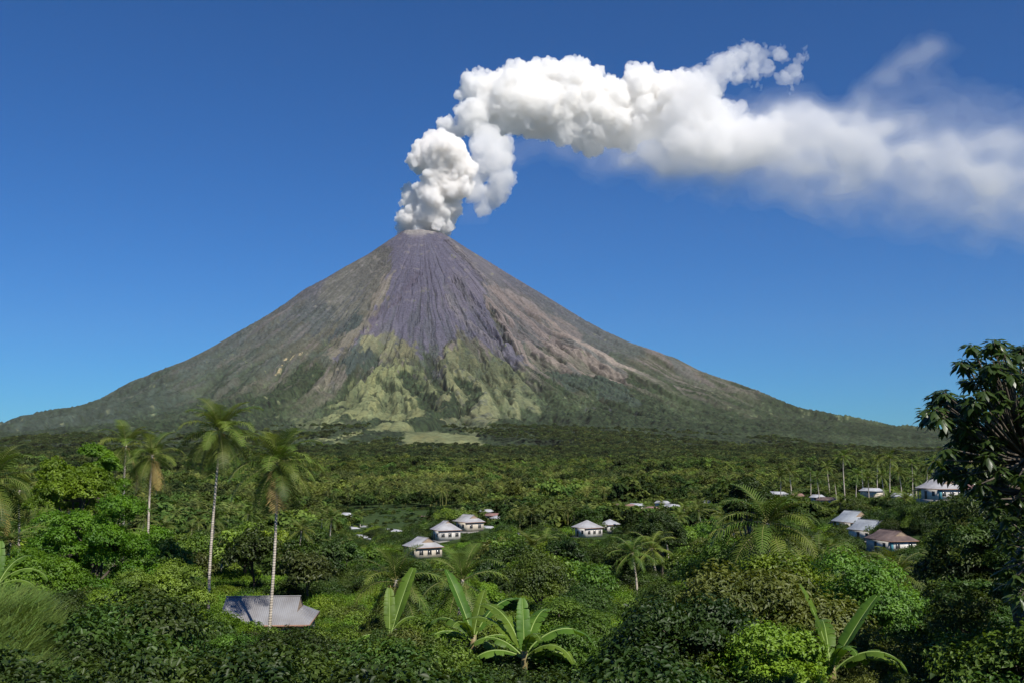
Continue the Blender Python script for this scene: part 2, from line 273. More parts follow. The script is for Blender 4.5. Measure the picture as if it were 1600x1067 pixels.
    # carved gullies and levees
    for pts, hw, dep, veg in GULLIES:
        P = np.array(pts, float); best = np.full(A.shape, 1e9)
        m = front & (ad > P[:, 0].min() - 6) & (ad < P[:, 0].max() + 6) & (R > P[:, 1].min() - 250) & (R < P[:, 1].max() + 250)
        rr = R[m]; xx = (A[m] + da[m] * .6) * rr; yy = rr + dr[m] * .4; b = best[m]
        for i in range(len(P) - 1):
            ax, ay = math.radians(P[i, 0]) * rr, P[i, 1]; bx, by = math.radians(P[i + 1, 0]) * rr, P[i + 1, 1]
            dx, dy = bx - ax, by - ay; tt = np.clip(((xx - ax) * dx + (yy - ay) * dy) / (dx * dx + dy * dy + 1e-6), 0, 1)
            b = np.minimum(b, np.hypot(xx - ax - tt * dx, yy - ay - tt * dy))
        best[m] = b
        g = np.exp(-(best / hw) ** 2); disp -= dep * g
        if dep > 0: disp += dep * .35 * np.exp(-((best - 2 * hw) / (hw)) ** 2)
        if veg > 0:
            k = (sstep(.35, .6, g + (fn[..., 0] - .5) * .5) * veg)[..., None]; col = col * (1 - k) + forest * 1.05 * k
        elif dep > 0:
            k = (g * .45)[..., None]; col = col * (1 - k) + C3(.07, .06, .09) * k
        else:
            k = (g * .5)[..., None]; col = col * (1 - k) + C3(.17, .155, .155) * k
    # tree-rough surface where forest grows
    fm = 1 - sstep(.06, .10, col.mean(-1))
    disp += fm * (vnoise(A * R / 15, R / 15, 81) + vnoise(A * R / 8, R / 8, 82) * .5 - .75) * 19 * (1 - sil * .6)
    H = H + disp + und(AXIS[0] + R * np.sin(A) * EX[0] - R * np.cos(A) * EY[0], AXIS[1] + R * np.sin(A) * EX[1] - R * np.cos(A) * EY[1]) * sstep(5300, 6200, R)
    H = H - sstep(6300, 6900, R) * 40
    # crater rim ash and sulphur
    ash = np.clip(rim * 1.2, 0, 1)[..., None] * sstep(.5, .6, fl + .1 * fs); col = col * (1 - ash * .5) + C3(.3, .28, .25) * ash * .5
    X = AXIS[0] + R * np.sin(A) * EX[0] - R * np.cos(A) * EY[0]
    Y = AXIS[1] + R * np.sin(A) * EX[1] - R * np.cos(A) * EY[1]
    nr, na = A.shape; v = np.stack([X, Y, H], -1).reshape(-1, 3)
    i = np.arange(nr - 1)[:, None] * na; j = np.arange(na)[None]; j2 = (j + 1) % na
    q = np.stack([i + j, i + na + j, i + na + j2, i + j2], -1).reshape(-1, 4)
    m, t, o = new_mat('volcano_slope')
    p = N(t, 'ShaderNodeBsdfPrincipled'); p.inputs['Roughness'].default_value = .95; p.inputs['Specular IOR Level'].default_value = .1
    at_ = N(t, 'ShaderNodeAttribute', attribute_name='Col'); tc = N(t, 'ShaderNodeTexCoord')
    nz = N(t, 'ShaderNodeTexNoise'); nz.inputs['Scale'].default_value = .05; nz.inputs['Detail'].default_value = 5; t.links.new(tc.outputs['Object'], nz.inputs['Vector'])
    mr = N(t, 'ShaderNodeMapRange'); mr.inputs[1].default_value = .3; mr.inputs[2].default_value = .7; mr.inputs[3].default_value = .68; mr.inputs[4].default_value = 1.20
    t.links.new(nz.outputs[0], mr.inputs[0])
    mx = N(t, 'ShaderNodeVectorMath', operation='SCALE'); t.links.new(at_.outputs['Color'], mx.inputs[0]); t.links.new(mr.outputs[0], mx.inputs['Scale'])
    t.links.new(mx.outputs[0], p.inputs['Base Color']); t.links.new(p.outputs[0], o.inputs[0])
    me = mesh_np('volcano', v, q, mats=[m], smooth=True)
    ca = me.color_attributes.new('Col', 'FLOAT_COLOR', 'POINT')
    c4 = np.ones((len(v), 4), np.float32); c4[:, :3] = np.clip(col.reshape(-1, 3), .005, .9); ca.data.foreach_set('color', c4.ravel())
    return link('volcano', me, kind='structure', label='steep purple-grey volcano cone with grassy lower slopes')
build_volcano()
# ------------------------------------------------------------------ smoke plume: closed hulls filled with scattering vapour
MPP = 10000 / F                                      # metres per photo pixel at the crater's distance
def plume_xyz(zx, zy, off, s, zr):
    px, py = off[0] + zx / s, off[1] + zy / s
    X = (px - 800) * MPP; Z = (700 - py) * MPP; return X, Z, zr / s * MPP
def nets(Fd, org, vx, crumb=900):
    """Naive surface nets of the field Fd (inside where > 0)."""
    ins = Fd > 0; nx, ny, nz = Fd.shape
    acc = np.zeros((nx - 1, ny - 1, nz - 1, 3), np.float32); cnt = np.zeros((nx - 1, ny - 1, nz - 1), np.float32)
    sl_ = lambda ax, b: tuple(slice(b[k], (nx, ny, nz)[k] - 1 + b[k]) for k in range(3))
    for ax in range(3):
        o1, o2 = [k for k in range(3) if k != ax]
        for b1 in (0, 1):
            for b2 in (0, 1):
                c0 = [0, 0, 0]; c0[o1] = b1; c0[o2] = b2; c1 = list(c0); c1[ax] = 1
                f0 = Fd[sl_(ax, c0)]; f1 = Fd[sl_(ax, c1)]; k = (f0 > 0) != (f1 > 0)
                t = np.where(k, f0 / np.where(k, f0 - f1, 1), 0)
                acc[..., ax] += np.where(k, t, 0); acc[..., o1] += np.where(k, b1, 0); acc[..., o2] += np.where(k, b2, 0); cnt += k
    has = cnt > 0; idx = np.full(has.shape, -1, np.int64); idx[has] = np.arange(has.sum())
    ijk = np.argwhere(has).astype(np.float32); v = (ijk + acc[has] / cnt[has][:, None]) * vx + np.array(org, np.float32)
    quads = []
    for ax in range(3):
        o1, o2 = [(1, 2), (2, 0), (0, 1)][ax]
        s0 = [slice(1, -1)] * 3; s0[ax] = slice(0, -1); s1 = list(s0); s1[ax] = slice(1, None)
        a = ins[tuple(s0)]; b = ins[tuple(s1)]; k = np.argwhere(a != b)
        if not len(k): continue
        flip = a[tuple(k.T)]
        g = k.copy(); g[:, o1] += 1; g[:, o2] += 1
        def gi(d1, d2):
            h = g.copy(); h[:, o1] += d1; h[:, o2] += d2; return idx[h[:, 0], h[:, 1], h[:, 2]]
        q = np.stack([gi(-1, -1), gi(0, -1), gi(0, 0), gi(-1, 0)], 1)
        q[~flip] = q[~flip][:, ::-1]; quads.append(q)
    q = np.concatenate(quads); lab = np.arange(len(v))                     # keep the connected cloud, drop stray crumbs
    while True:
        m = lab[q].min(1); new = lab.copy()
        for c in range(4): np.minimum.at(new, q[:, c], m)
        new = new[new]
        if (new == lab).all(): break
        lab = new
    size = np.bincount(lab, minlength=len(v)); good = size[lab] > crumb; remap = np.cumsum(good) - 1; q = q[good[q].all(1)]
    return v[good], remap[q]
PYC = float(AXIS[1])
Z1, S1 = (560, 20), 2.963
Z2 = (1060, 20)
rs = np.random.RandomState(4)
def billow(base, levels, seed):
    """Base puffs -> smaller puffs budding from their outer surface, twice."""
    r_ = np.random.RandomState(seed); out_ = [base]; cur = base
    for n, fr in levels:
        nxt = []
        for X, Y, Z, r in cur:
            d = r_.normal(size=(n, 3)); d /= np.linalg.norm(d, axis=1)[:, None]
            rr = r * fr * r_.uniform(.6, 1.25, n); k = r * r_.uniform(.80, 1.0, n)
            nxt.append(np.column_stack([X + d[:, 0] * k, Y + d[:, 1] * k, Z + d[:, 2] * k, rr]))
        cur = np.concatenate(nxt); out_.append(cur)
    return np.concatenate(out_)
def field(sph, vx, pad=3, zmin=None, sat=1):
    lo = (sph[:, :3] - sph[:, 3:]).min(0) - pad * vx; hi = (sph[:, :3] + sph[:, 3:]).max(0) + pad * vx
    if zmin is not None: lo[2] = zmin
    n = np.ceil((hi - lo) / vx).astype(int); Fd = np.full(n, -float(sat), np.float32)
    ax = [lo[k] + np.arange(n[k]) * vx for k in range(3)]
    for X, Y, Z, r in sph:
        i0 = np.maximum(0, ((np.array([X, Y, Z]) - r - (sat + 1) * vx - lo) / vx).astype(int)); i1 = np.minimum(n, ((np.array([X, Y, Z]) + r + (sat + 1) * vx - lo) / vx).astype(int) + 1)
        if (i1 <= i0).any(): continue
        gx = ax[0][i0[0]:i1[0], None, None] - X; gy = ax[1][None, i0[1]:i1[1], None] - Y; gz_ = ax[2][None, None, i0[2]:i1[2]] - Z
        s = (r - np.sqrt(gx * gx + gy * gy + gz_ * gz_)).astype(np.float32) / vx
        v = Fd[i0[0]:i1[0], i0[1]:i1[1], i0[2]:i1[2]]; np.maximum(v, np.clip(s, -sat, 6), out=v)
    return Fd, lo, ax
def vol_mat(name, dens, color=(1, 1, 1), g=0.0, absorb=0.0):
    m, t, o = new_mat(name)
    if name != 'haze': color = tuple(c * .988 for c in color)
    p = N(t, 'ShaderNodeVolumePrincipled'); p.inputs['Color'].default_value = (*color, 1); p.inputs['Density'].default_value = dens
    p.inputs['Anisotropy'].default_value = g
    t.links.new(p.outputs[0], o.inputs['Volume']); return m
plume = thing('smoke_plume', 'white billowing steam plume rising from the crater and drifting right', 'smoke plume', (float(AXIS[0]), PYC, 2150))
def add_hull(name, Fd, lo, vx, mat, crumb=900):
    Fd = Fd.copy()
    Fd[0] = -1; Fd[-1] = -1; Fd[:, 0] = -1; Fd[:, -1] = -1; Fd[:, :, 0] = -1; Fd[:, :, -1] = -1
    v, q = nets(Fd, lo, vx, crumb); v = v - np.array(plume.location, np.float32)
    return link(name, mesh_np(name, v, q, mats=[mat], smooth=False), plume)
def puffs(lst, off, ydrift=0.0, jit=.35):
    o = []
    for p in lst:
        X, Z, r = plume_xyz(p[0], p[1], off, S1, p[2]); y = PYC + (p[3] if len(p) > 3 else 0) / S1 * MPP + ydrift + rs.uniform(-jit, jit) * r
        k = (PYC + ydrift) / PYC; o.append((X * k, y, Z * k, r * k))
    return o
col_p = puffs([(232, 845, 44, -30), (225, 955, 48, -20), (215, 990, 40, -10), (285, 990, 60, -20), (370, 995, 50, 0), (400, 980, 40, 0), (280, 890, 62, -30), (340, 850, 74, -40), (330, 930, 78, -30), (405, 800, 76, -50), (395, 900, 62, -20), (440, 900, 40, -20),
    (365, 665, 100, -90), (295, 665, 62, -80), (430, 655, 74, -80), (475, 720, 62, -60), (455, 810, 62, -40), (365, 770, 72, -60), (262, 690, 36, -80), (335, 605, 42, -90), (400, 615, 50, -90), (490, 780, 40, -40), (420, 730, 70, -70)], Z1)
back_p = puffs([(560, 660, 70, 90), (640, 650, 75, 80), (660, 730, 62, 80), (620, 800, 62, 90), (540, 800, 55, 90), (655, 800, 45, 80), (580, 870, 40, 90), (590, 570, 85, 70), (520, 720, 60, 90), (660, 590, 60, 70)], Z1)
head_p = puffs([(395, 490, 36, 0), (430, 515, 42, 30), (535, 465, 78, -60), (520, 310, 58, 0), (565, 265, 40, 0), (640, 305, 72, 0), (700, 285, 75, 0), (760, 275, 75, 0), (840, 265, 80, 0), (900, 262, 78, 0),
    (970, 268, 82, 0), (1040, 215, 46, 0), (1070, 275, 70, 0), (600, 390, 95, -20), (720, 390, 110, -30), (820, 400, 115, -40), (930, 400, 120, -20), (650, 480, 62, 0), (740, 470, 75, 0), (840, 480, 78, 0),
    (950, 490, 88, 0), (1040, 410, 125, 0), (1040, 545, 70, 0), (1120, 350, 85, 0), (1140, 450, 120, 0), (1100, 570, 62, 0), (1200, 350, 80, 0), (1220, 450, 120, 0), (1290, 260, 55, 0), (1340, 330, 95, 0),
    (1330, 440, 115, 0), (1360, 235, 42, 0), (1440, 310, 80, 0), (1450, 410, 115, 0), (1545, 310, 66, 0), (1560, 410, 120, 0), (470, 345, 24, 0), (470, 420, 24, 0), (1170, 540, 60, 0), (1280, 530, 55, 0)], Z1, ydrift=330)
tail_p = puffs([(40, 310, 80), (110, 340, 100), (170, 280, 80), (240, 210, 62), (310, 160, 52), (360, 145, 44), (400, 180, 44), (170, 420, 75), (60, 450, 90), (230, 500, 75), (460, 190, 30), (520, 150, 36), (570, 215, 34), (530, 265, 30), (600, 180, 24), (270, 440, 60), (330, 520, 85), (420, 540, 80), (180, 560, 90), (60, 560, 95), (490, 470, 45), (360, 590, 70), (300, 250, 40), (380, 230, 34), (445, 220, 34)], Z2)
SV = 13.0
m_dense = vol_mat('dense_steam', .022, (1.0, .995, .985), 0.2)
# drifting veil: nested shells of a smooth, wind-torn field
def vn3(X, Y, Z, s, seed):
    n = 0
    x, y, z = X / s, Y / s, Z / s; z0 = np.floor(z); f = z - z0; f = f * f * (3 - 2 * f)
    return vnoise(x + z0 * 37.7, y + z0 * 17.1, seed) * (1 - f) + vnoise(x + (z0 + 1) * 37.7, y + (z0 + 1) * 17.1, seed) * f
def grid_of(Fd, lo, vx):
    g3 = np.meshgrid(*[(lo[k] + np.arange(Fd.shape[k]) * vx).astype(np.float32) for k in range(3)], indexing='ij'); return g3
def roughen(Fd, lo, vx, a1, s1, a2, s2, seed, west=None):
    """eat ragged hollows out of the puffs; the skin is the zero level of the distance in voxels"""
    X, Y, Z = grid_of(Fd, lo, vx); n = (vn3(X, Y, Z, s1, seed) - .42) * a1 + (vn3(X, Y, Z, s2, seed + 3) - .45) * a2
    if west is not None: n = n * (1 + west[1] * sstep(west[0], west[0] + 1100, X))
    b = np.abs(2 * vn3(X, Y, Z, s1 * .9, seed + 5) - 1) * a1 * .5 + np.abs(2 * vn3(X, Y, Z, s2 * 1.1, seed + 6) - 1) * a2 * .7 + np.abs(2 * vn3(X, Y, Z, s2 * .5, seed + 7) - 1) * a2 * .35
    return Fd - n + b - a2 * .4
m_mid = vol_mat('thinning_steam', .0055, (1.0, .995, .99), 0.2)
sp = billow(np.array(col_p), [(15, .38), (9, .44), (5, .45)], 1)
Fd, lo, ax = field(sp, 9.0, zmin=(700 - 372) * MPP - 6, sat=3); add_hull('lower_column', roughen(Fd, lo, 9.0, 2.4, 70, 2.0, 26, 11), lo, 9.0, vol_mat('fresh_steam', .04, (1.0, .992, .98), .2))
sp = billow(np.array(head_p), [(20, .36), (8, .44), (4, .46)], 2)
Fd, lo, ax = field(sp, 10.0, sat=4); add_hull('billowing_head', roughen(Fd, lo, 10.0, 4.2, 95, 3.0, 34, 12, ((1000 - 800) * MPP, 1.1)), lo, 10.0, m_dense)
sp = billow(np.array(back_p), [(16, .38), (8, .44), (3, .45)], 3)
Fd, lo, ax = field(sp, 12.0, sat=3); add_hull('shaded_column', roughen(Fd, lo, 12.0, 2.6, 90, 2.2, 36, 13), lo, 12.0, vol_mat('shaded_steam', .010, (1.0, .995, .99), .2))
def soft_field(lst, vx, yspan):
    P = np.array([(*plume_xyz(p[0], p[1], p[5] if len(p) > 5 else Z2, S1, p[2]), p[3], p[4]) for p in lst])   # X Z r weight flatten
    lo = np.array([(P[:, 0] - 2.1 * P[:, 2]).min(), PYC - yspan, (P[:, 1] - 2.1 * P[:, 2]).min()]); hi = np.array([(P[:, 0] + 2.1 * P[:, 2]).max(), PYC + yspan, (P[:, 1] + 2.1 * P[:, 2]).max()])
    n = np.ceil((hi - lo) / vx).astype(int); ax = [lo[k] + np.arange(n[k]) * vx for k in range(3)]
    X, Y, Z = np.meshgrid(*ax, indexing='ij')
    X = X.astype(np.float32); Y = Y.astype(np.float32); Z = Z.astype(np.float32)
    # wind shear warp, streaks rising to the right
    wx = (vn3(X, Y, Z, 420, 1) - .5) * 200 + (vn3(X, Y, Z, 170, 2) - .5) * 140; wz = (vn3(X, Y, Z, 380, 3) - .5) * 150 + (vn3(X, Y, Z, 140, 4) - .5) * 120 + (vn3(X, Y, Z, 60, 5) - .5) * 60
    D = np.zeros(X.shape, np.float32)
    for x, z, r, w, fl in P:
        D += w * np.exp(-(((X + wx - x) / (r * 1.35)) ** 2 + ((Z + wz - z) / (r * 1.12)) ** 2 + ((Y - PYC) / (r * .8 + 60)) ** 2) * 1.15)
    D *= 1 - .62 * sstep((1180 - 800) * MPP, (1500 - 800) * MPP, X)
    D *= .22 + 1.45 * vn3(X * .62 + Z * .45, Y, Z * .9 - X * .3, 150, 7)
    return D, lo
veil = [(0, 560, 130, 1, 0), (150, 600, 130, 1.1, 0), (300, 570, 120, 1.2, 0), (430, 560, 115, 1.1, 0), (560, 540, 110, 1.0, 0), (700, 530, 110, .9, 0), (820, 540, 110, .7, 0), (960, 520, 120, .6, 0), (700, 610, 110, .5, 0), (900, 640, 120, .5, 0), (1050, 680, 120, .6, 0), (1200, 620, 140, .6, 0), (1400, 640, 150, .7, 0), (1560, 680, 150, .8, 0), (1200, 780, 120, .5, 0), (1420, 820, 120, .6, 0), (330, 560, 95, .9, 0), (450, 530, 90, 1, 0), (580, 510, 85, 1, 0), (700, 490, 75, .95, 0), (620, 590, 70, .6, 0), (200, 600, 95, .8, 0), (60, 620, 100, .6, 0), (330, 660, 80, .35, 0), (520, 640, 70, .35, 0),
    (790, 440, 45, .5, 0), (860, 370, 42, .55, 0), (930, 310, 42, .55, 0), (1000, 265, 44, .6, 0), (1080, 215, 50, .75, 0), (1150, 165, 55, 1, 0), (1215, 125, 55, 1.2, 0), (1255, 100, 48, .9, 0), (1300, 150, 50, .5, 0), (1240, 240, 55, .35, 0), (1390, 120, 28, .25, 0), (1480, 165, 26, .2, 0), (880, 380, 50, .6, 0), (950, 320, 50, .55, 0), (1030, 270, 55, .55, 0), (1110, 220, 60, .6, 0), (800, 440, 60, .6, 0), (1180, 330, 90, .35, 0), (1080, 400, 100, .4, 0), (1300, 380, 110, .28, 0), (1450, 450, 130, .35, 0), (1600, 500, 150, .4, 0), (1250, 900, 130, .3, 0), (1500, 960, 150, .4, 0), (1650, 900, 150, .55, 0), (200, 700, 110, .5, 0), (400, 720, 120, .45, 0), (600, 760, 130, .45, 0), (800, 800, 130, .42, 0), (1000, 820, 130, .4, 0), (850, 660, 120, .5, 0), (1100, 900, 130, .3, 0),
    (830, 560, 95, .8, 0), (960, 560, 90, .75, 0), (1080, 500, 100, .5, 0), (1120, 600, 110, .65, 0), (1260, 560, 120, .5, 0), (1280, 680, 110, .7, 0), (1400, 720, 120, .8, 0), (1530, 760, 130, .85, 0), (1680, 790, 140, .8, 0), (1850, 800, 150, .8, 0), (2000, 760, 200, .6, 0),
    (1500, 600, 120, .5, 0), (1650, 620, 130, .5, 0), (1380, 520, 100, .4, 0), (1150, 760, 110, .35, 0), (1350, 860, 100, .35, 0), (1550, 890, 110, .4, 0), (800, 680, 90, .28, 0), (950, 720, 90, .28, 0), (620, 740, 90, .18, 0), (850, 950, 40, .12, 0),
    (1190, 640, 80, .7, 0, Z1), (1330, 640, 90, .6, 0, Z1), (960, 610, 70, .35, 0, Z1), (800, 590, 60, .3, 0, Z1), (1450, 600, 90, .7, 0, Z1), (520, 860, 60, .25, 0, Z1), (560, 930, 40, .2, 0, Z1), (700, 620, 60, .4, 0, Z1), (1100, 680, 60, .3, 0, Z1), (1500, 680, 80, .4, 0, Z1)]
VX = 26.0
D, lo = soft_field(veil, VX, 700)
for nm, thr, dn in (('outermost_veil', .07, .00018), ('outer_veil', .20, .00026), ('middle_veil', .36, .00032), ('inner_veil', .56, .0005), ('core_veil', .82, .0011), ('dense_core', 1.15, .0022)):
    add_hull(nm, np.clip((D - thr) * 6, -1, 1), lo, VX, vol_mat(nm, dn, (1, .995, .99), .2))
sp = billow(np.array(tail_p), [(14, .42), (8, .46), (3, .45)], 6)
Fd, lo, ax = field(sp, 11.0, sat=4); add_hull('torn_tail', roughen(Fd, lo, 11.0, 5.5, 120, 4.5, 45, 14, ((1060 + 150 / S1 - 800) * MPP, .35)), lo, 11.0, m_mid, 6000)

# ------------------------------------------------------------------ haze
def box(name, lo, hi, mat, **tags):
    v = [(x, y, z) for x in (lo[0], hi[0]) for y in (lo[1], hi[1]) for z in (lo[2], hi[2])]
    q = [(0, 1, 3, 2), (4, 6, 7, 5), (0, 4, 5, 1), (2, 3, 7, 6), (0, 2, 6, 4), (1, 5, 7, 3)]
    return link(name, mesh_np(name, v, q, mats=[mat]), **tags)
HAZE = 0.72e-5
if HAZE:
    box('haze', (-15500, -15500, -700), (15500, 17500, 2195), vol_mat('haze', HAZE, (.95, .79, .68), .2), kind='stuff')
# ------------------------------------------------------------------ ground sheet
def build_ground():
    br = np.radians(np.concatenate([np.arange(-180, -42, 4.0), np.arange(-42, 42, 0.35), np.arange(42, 180, 4.0)]))
    t = np.concatenate([[0.01], np.geomspace(1.5, 15000, 330)])
    B, T = np.meshgrid(br, t); X = T * np.sin(B); Y = T * np.cos(B); Z = ground_z(X, Y)
    a, r = polar(X, Y); Z = Z - (1 - sstep(6250, 6500, r)) * 260
    Z = Z - sstep(5200, 9000, T) * (np.abs(B) > .9) * 40
    nr, na = B.shape; i = np.arange(nr - 1)[:, None] * na; j = np.arange(na)[None]; j2 = (j + 1) % na
    q = np.stack([i + j, i + j2, i + na + j2, i + na + j], -1).reshape(-1, 4)
    m = surf('soil_and_weeds', (.042, .070, .018), .95, color2=(.022, .038, .012), nscale=.35, bump=.6, bscale=1.5, spec=.1)
    link('ground', mesh_np('ground', np.stack([X, Y, Z], -1).reshape(-1, 3), q, mats=[m], smooth=True), kind='structure', label='rolling green valley floor below the volcano')
build_ground()

# ------------------------------------------------------------------ plant materials
def leaf_mat(name, c_lo, c_hi, rough=.5, trans=.3, hue=.02, val=.35, spec=.35, nscale=.6, tcol=None, vein=None):
    """Leaf: principled + translucent; tint varies by leaf clump and by plant."""
    m, t, o = new_mat(name)
    tc = N(t, 'ShaderNodeTexCoord'); nz = N(t, 'ShaderNodeTexNoise'); nz.inputs['Scale'].default_value = nscale; nz.inputs['Detail'].default_value = 4
    t.links.new(tc.outputs['Object'], nz.inputs['Vector'])
    cr = N(t, 'ShaderNodeValToRGB'); cr.color_ramp.elements[0].position = .36; cr.color_ramp.elements[1].position = .66
    cr.color_ramp.elements[0].color = (*c_lo, 1); cr.color_ramp.elements[1].color = (*c_hi, 1); t.links.new(nz.outputs[0], cr.inputs[0])
    oi = N(t, 'ShaderNodeObjectInfo')
    w = N(t, 'ShaderNodeTexWhiteNoise', noise_dimensions='1D'); t.links.new(oi.outputs['Random'], w.inputs['W'])
    hm = N(t, 'ShaderNodeMapRange'); hm.inputs[3].default_value = .5 - hue; hm.inputs[4].default_value = .5 + hue; t.links.new(oi.outputs['Random'], hm.inputs[0])
    vm = N(t, 'ShaderNodeMapRange'); vm.inputs[3].default_value = 1 - val; vm.inputs[4].default_value = 1 + val; t.links.new(w.outputs[0], vm.inputs[0])
    hs = N(t, 'ShaderNodeHueSaturation'); t.links.new(cr.outputs[0], hs.inputs['Color']); t.links.new(hm.outputs[0], hs.inputs['Hue']); t.links.new(vm.outputs[0], hs.inputs['Value'])
    col = hs.outputs[0]
    p = N(t, 'ShaderNodeBsdfPrincipled'); p.inputs['Roughness'].default_value = rough; p.inputs['Specular IOR Level'].default_value = spec
    tr = N(t, 'ShaderNodeBsdfTranslucent'); mx = N(t, 'ShaderNodeMixShader'); mx.inputs[0].default_value = trans
    t.links.new(col, p.inputs['Base Color'])
    tv = N(t, 'ShaderNodeVectorMath', operation='MULTIPLY'); tv.inputs[1].default_value = (1.5, 1.45, .6); t.links.new(col, tv.inputs[0]); t.links.new(tv.outputs[0], tr.inputs[0])
    t.links.new(p.outputs[0], mx.inputs[1]); t.links.new(tr.outputs[0], mx.inputs[2]); t.links.new(mx.outputs[0], o.inputs[0])
    return m
L_GREEN = leaf_mat('leaves_mid_green', (.045, .088, .010), (.130, .205, .024), val=.45)
L_LIT = leaf_mat('leaves_fresh_green', (.060, .135, .008), (.155, .275, .018), val=.05, trans=.38)
L_DARK = leaf_mat('leaves_dark_green', (.024, .050, .009), (.072, .118, .016), val=.4)
L_BRIGHT = leaf_mat('leaves_bright_green', (.080, .150, .010), (.190, .290, .024), val=.3)
L_OLIVE = leaf_mat('leaves_olive', (.050, .072, .014), (.135, .160, .034), val=.4)
L_FAR = leaf_mat('leaves_distant', (.028, .052, .014), (.105, .140, .038), val=.65, hue=.03, nscale=.12, spec=.15, rough=.8)
L_BIG = leaf_mat('leaves_glossy', (.026, .042, .010), (.070, .100, .020), rough=.38, val=.1, spec=.5)
P_MAT = leaf_mat('palm_leaflets', (.045, .082, .012), (.135, .180, .030), rough=.5, trans=.28, val=.3, spec=.22, nscale=.4)
P_DRY = leaf_mat('palm_leaflets_dry', (.20, .15, .04), (.42, .30, .09), rough=.6, trans=.2, val=.2)
B_MAT = leaf_mat('banana_blade', (.062, .125, .014), (.115, .20, .024), rough=.5, trans=.38, val=.12, spec=.25, nscale=1.2)
G_MAT = leaf_mat('grass_blade', (.09, .15, .025), (.19, .26, .06), rough=.6, trans=.3, val=.3, nscale=.3)
BARK = surf('bark', (.13, .105, .08), .9, color2=(.06, .05, .038), nscale=3, bump=.6, bscale=8, stretch=(1, 1, .3))
def world_patches(m, lo=.50, hi=1.7, scale=.012):
    """whole stands of the wood differ in tint"""
    t = m.node_tree; g = N(t, 'ShaderNodeNewGeometry'); nz = N(t, 'ShaderNodeTexNoise'); nz.inputs['Scale'].default_value = scale; nz.inputs['Detail'].default_value = 4
    t.links.new(g.outputs['Position'], nz.inputs['Vector']); cr = N(t, 'ShaderNodeValToRGB'); e = cr.color_ramp.elements; e[0].position = .36; e[1].position = .66
    e[0].color = (lo * .8, lo, lo * .9, 1); e[1].color = (hi, hi * .97, hi * .7, 1); t.links.new(nz.outputs[0], cr.inputs[0])
    hs = [n for n in t.nodes if n.type == 'HUE_SAT'][0]; v = N(t, 'ShaderNodeVectorMath', operation='MULTIPLY'); src_ = hs.inputs['Color'].links[0].from_socket
    t.links.new(src_, v.inputs[0]); t.links.new(cr.outputs[0], v.inputs[1]); t.links.new(v.outputs[0], hs.inputs['Color'])
world_patches(L_FAR)
L_DIST = leaf_mat('leaves_far_slope', (.026, .042, .018), (.090, .115, .046), val=.5, hue=.02, nscale=.12, spec=.1, rough=.9); world_patches(L_DIST, .7, 1.35)  # duller, greyer crowns: distance haze put into the leaf colour
P_FAR = leaf_mat('palm_leaflets_distant', (.055, .080, .020), (.190, .215, .070), rough=.6, val=.4, nscale=.2, spec=.2); world_patches(P_FAR)
def palm_bark():
    m = surf('palm_bark', (.52, .46, .38), .85, color2=(.34, .29, .23), nscale=2.5, bump=0)
    t = m.node_tree; p = [n for n in t.nodes if n.type == 'BSDF_PRINCIPLED'][0]
    tc = N(t, 'ShaderNodeTexCoord'); wv = N(t, 'ShaderNodeTexWave', bands_direction='Z'); wv.inputs['Scale'].default_value = 1.3; wv.inputs['Distortion'].default_value = 1.5
    t.links.new(tc.outputs['Object'], wv.inputs[0]); b = N(t, 'ShaderNodeBump'); b.inputs['Strength'].default_value = .6; b.inputs['Distance'].default_value = .04
    t.links.new(wv.outputs[1], b.inputs['Height']); t.links.new(b.outputs[0], p.inputs['Normal']); return m
PBARK = palm_bark()
RACHIS = surf('palm_rachis', (.20, .20, .06), .5, noise=.3)
STEM = surf('banana_stem', (.16, .20, .06), .5, color2=(.22, .15, .08), nscale=2, stretch=(1, 1, .3))
MIDRIB = surf('banana_midrib', (.20, .28, .07), .5)
COCO = surf('coconut_husk', (.22, .20, .06), .6, color2=(.30, .19, .07), nscale=3)

# ------------------------------------------------------------------ plant geometry
def frame_of(nrm, rng):
    n = nrm / np.maximum(np.linalg.norm(nrm, axis=1), 1e-6)[:, None]
    a = rng.normal(size=n.shape); u = np.cross(n, a); u /= np.maximum(np.linalg.norm(u, axis=1), 1e-6)[:, None]
    return u, np.cross(n, u), n
def leaves_at(P, nrm, size, rng, aspect=.55, fold=.18):
    """Folded leaf (kite of two triangles along the midrib, 4 verts) at each point."""
    u, w, n = frame_of(nrm, rng); s = size * rng.uniform(.65, 1.3, len(P)); s = s[:, None]
    a = P - u * s * .5; b = P + u * s * .5 - n * s * .12
    c = P + w * s * aspect * .5 + n * s * fold - u * s * .06; d = P - w * s * aspect * .5 + n * s * fold - u * s * .06
    v = np.stack([a, d, b, c], 1).reshape(-1, 3)
    k = np.arange(len(P))[:, None] * 4
    tr = np.concatenate([k + np.array([[0, 1, 2]]), k + np.array([[0, 2, 3]])], 1).reshape(-1, 3)
    return v, tr
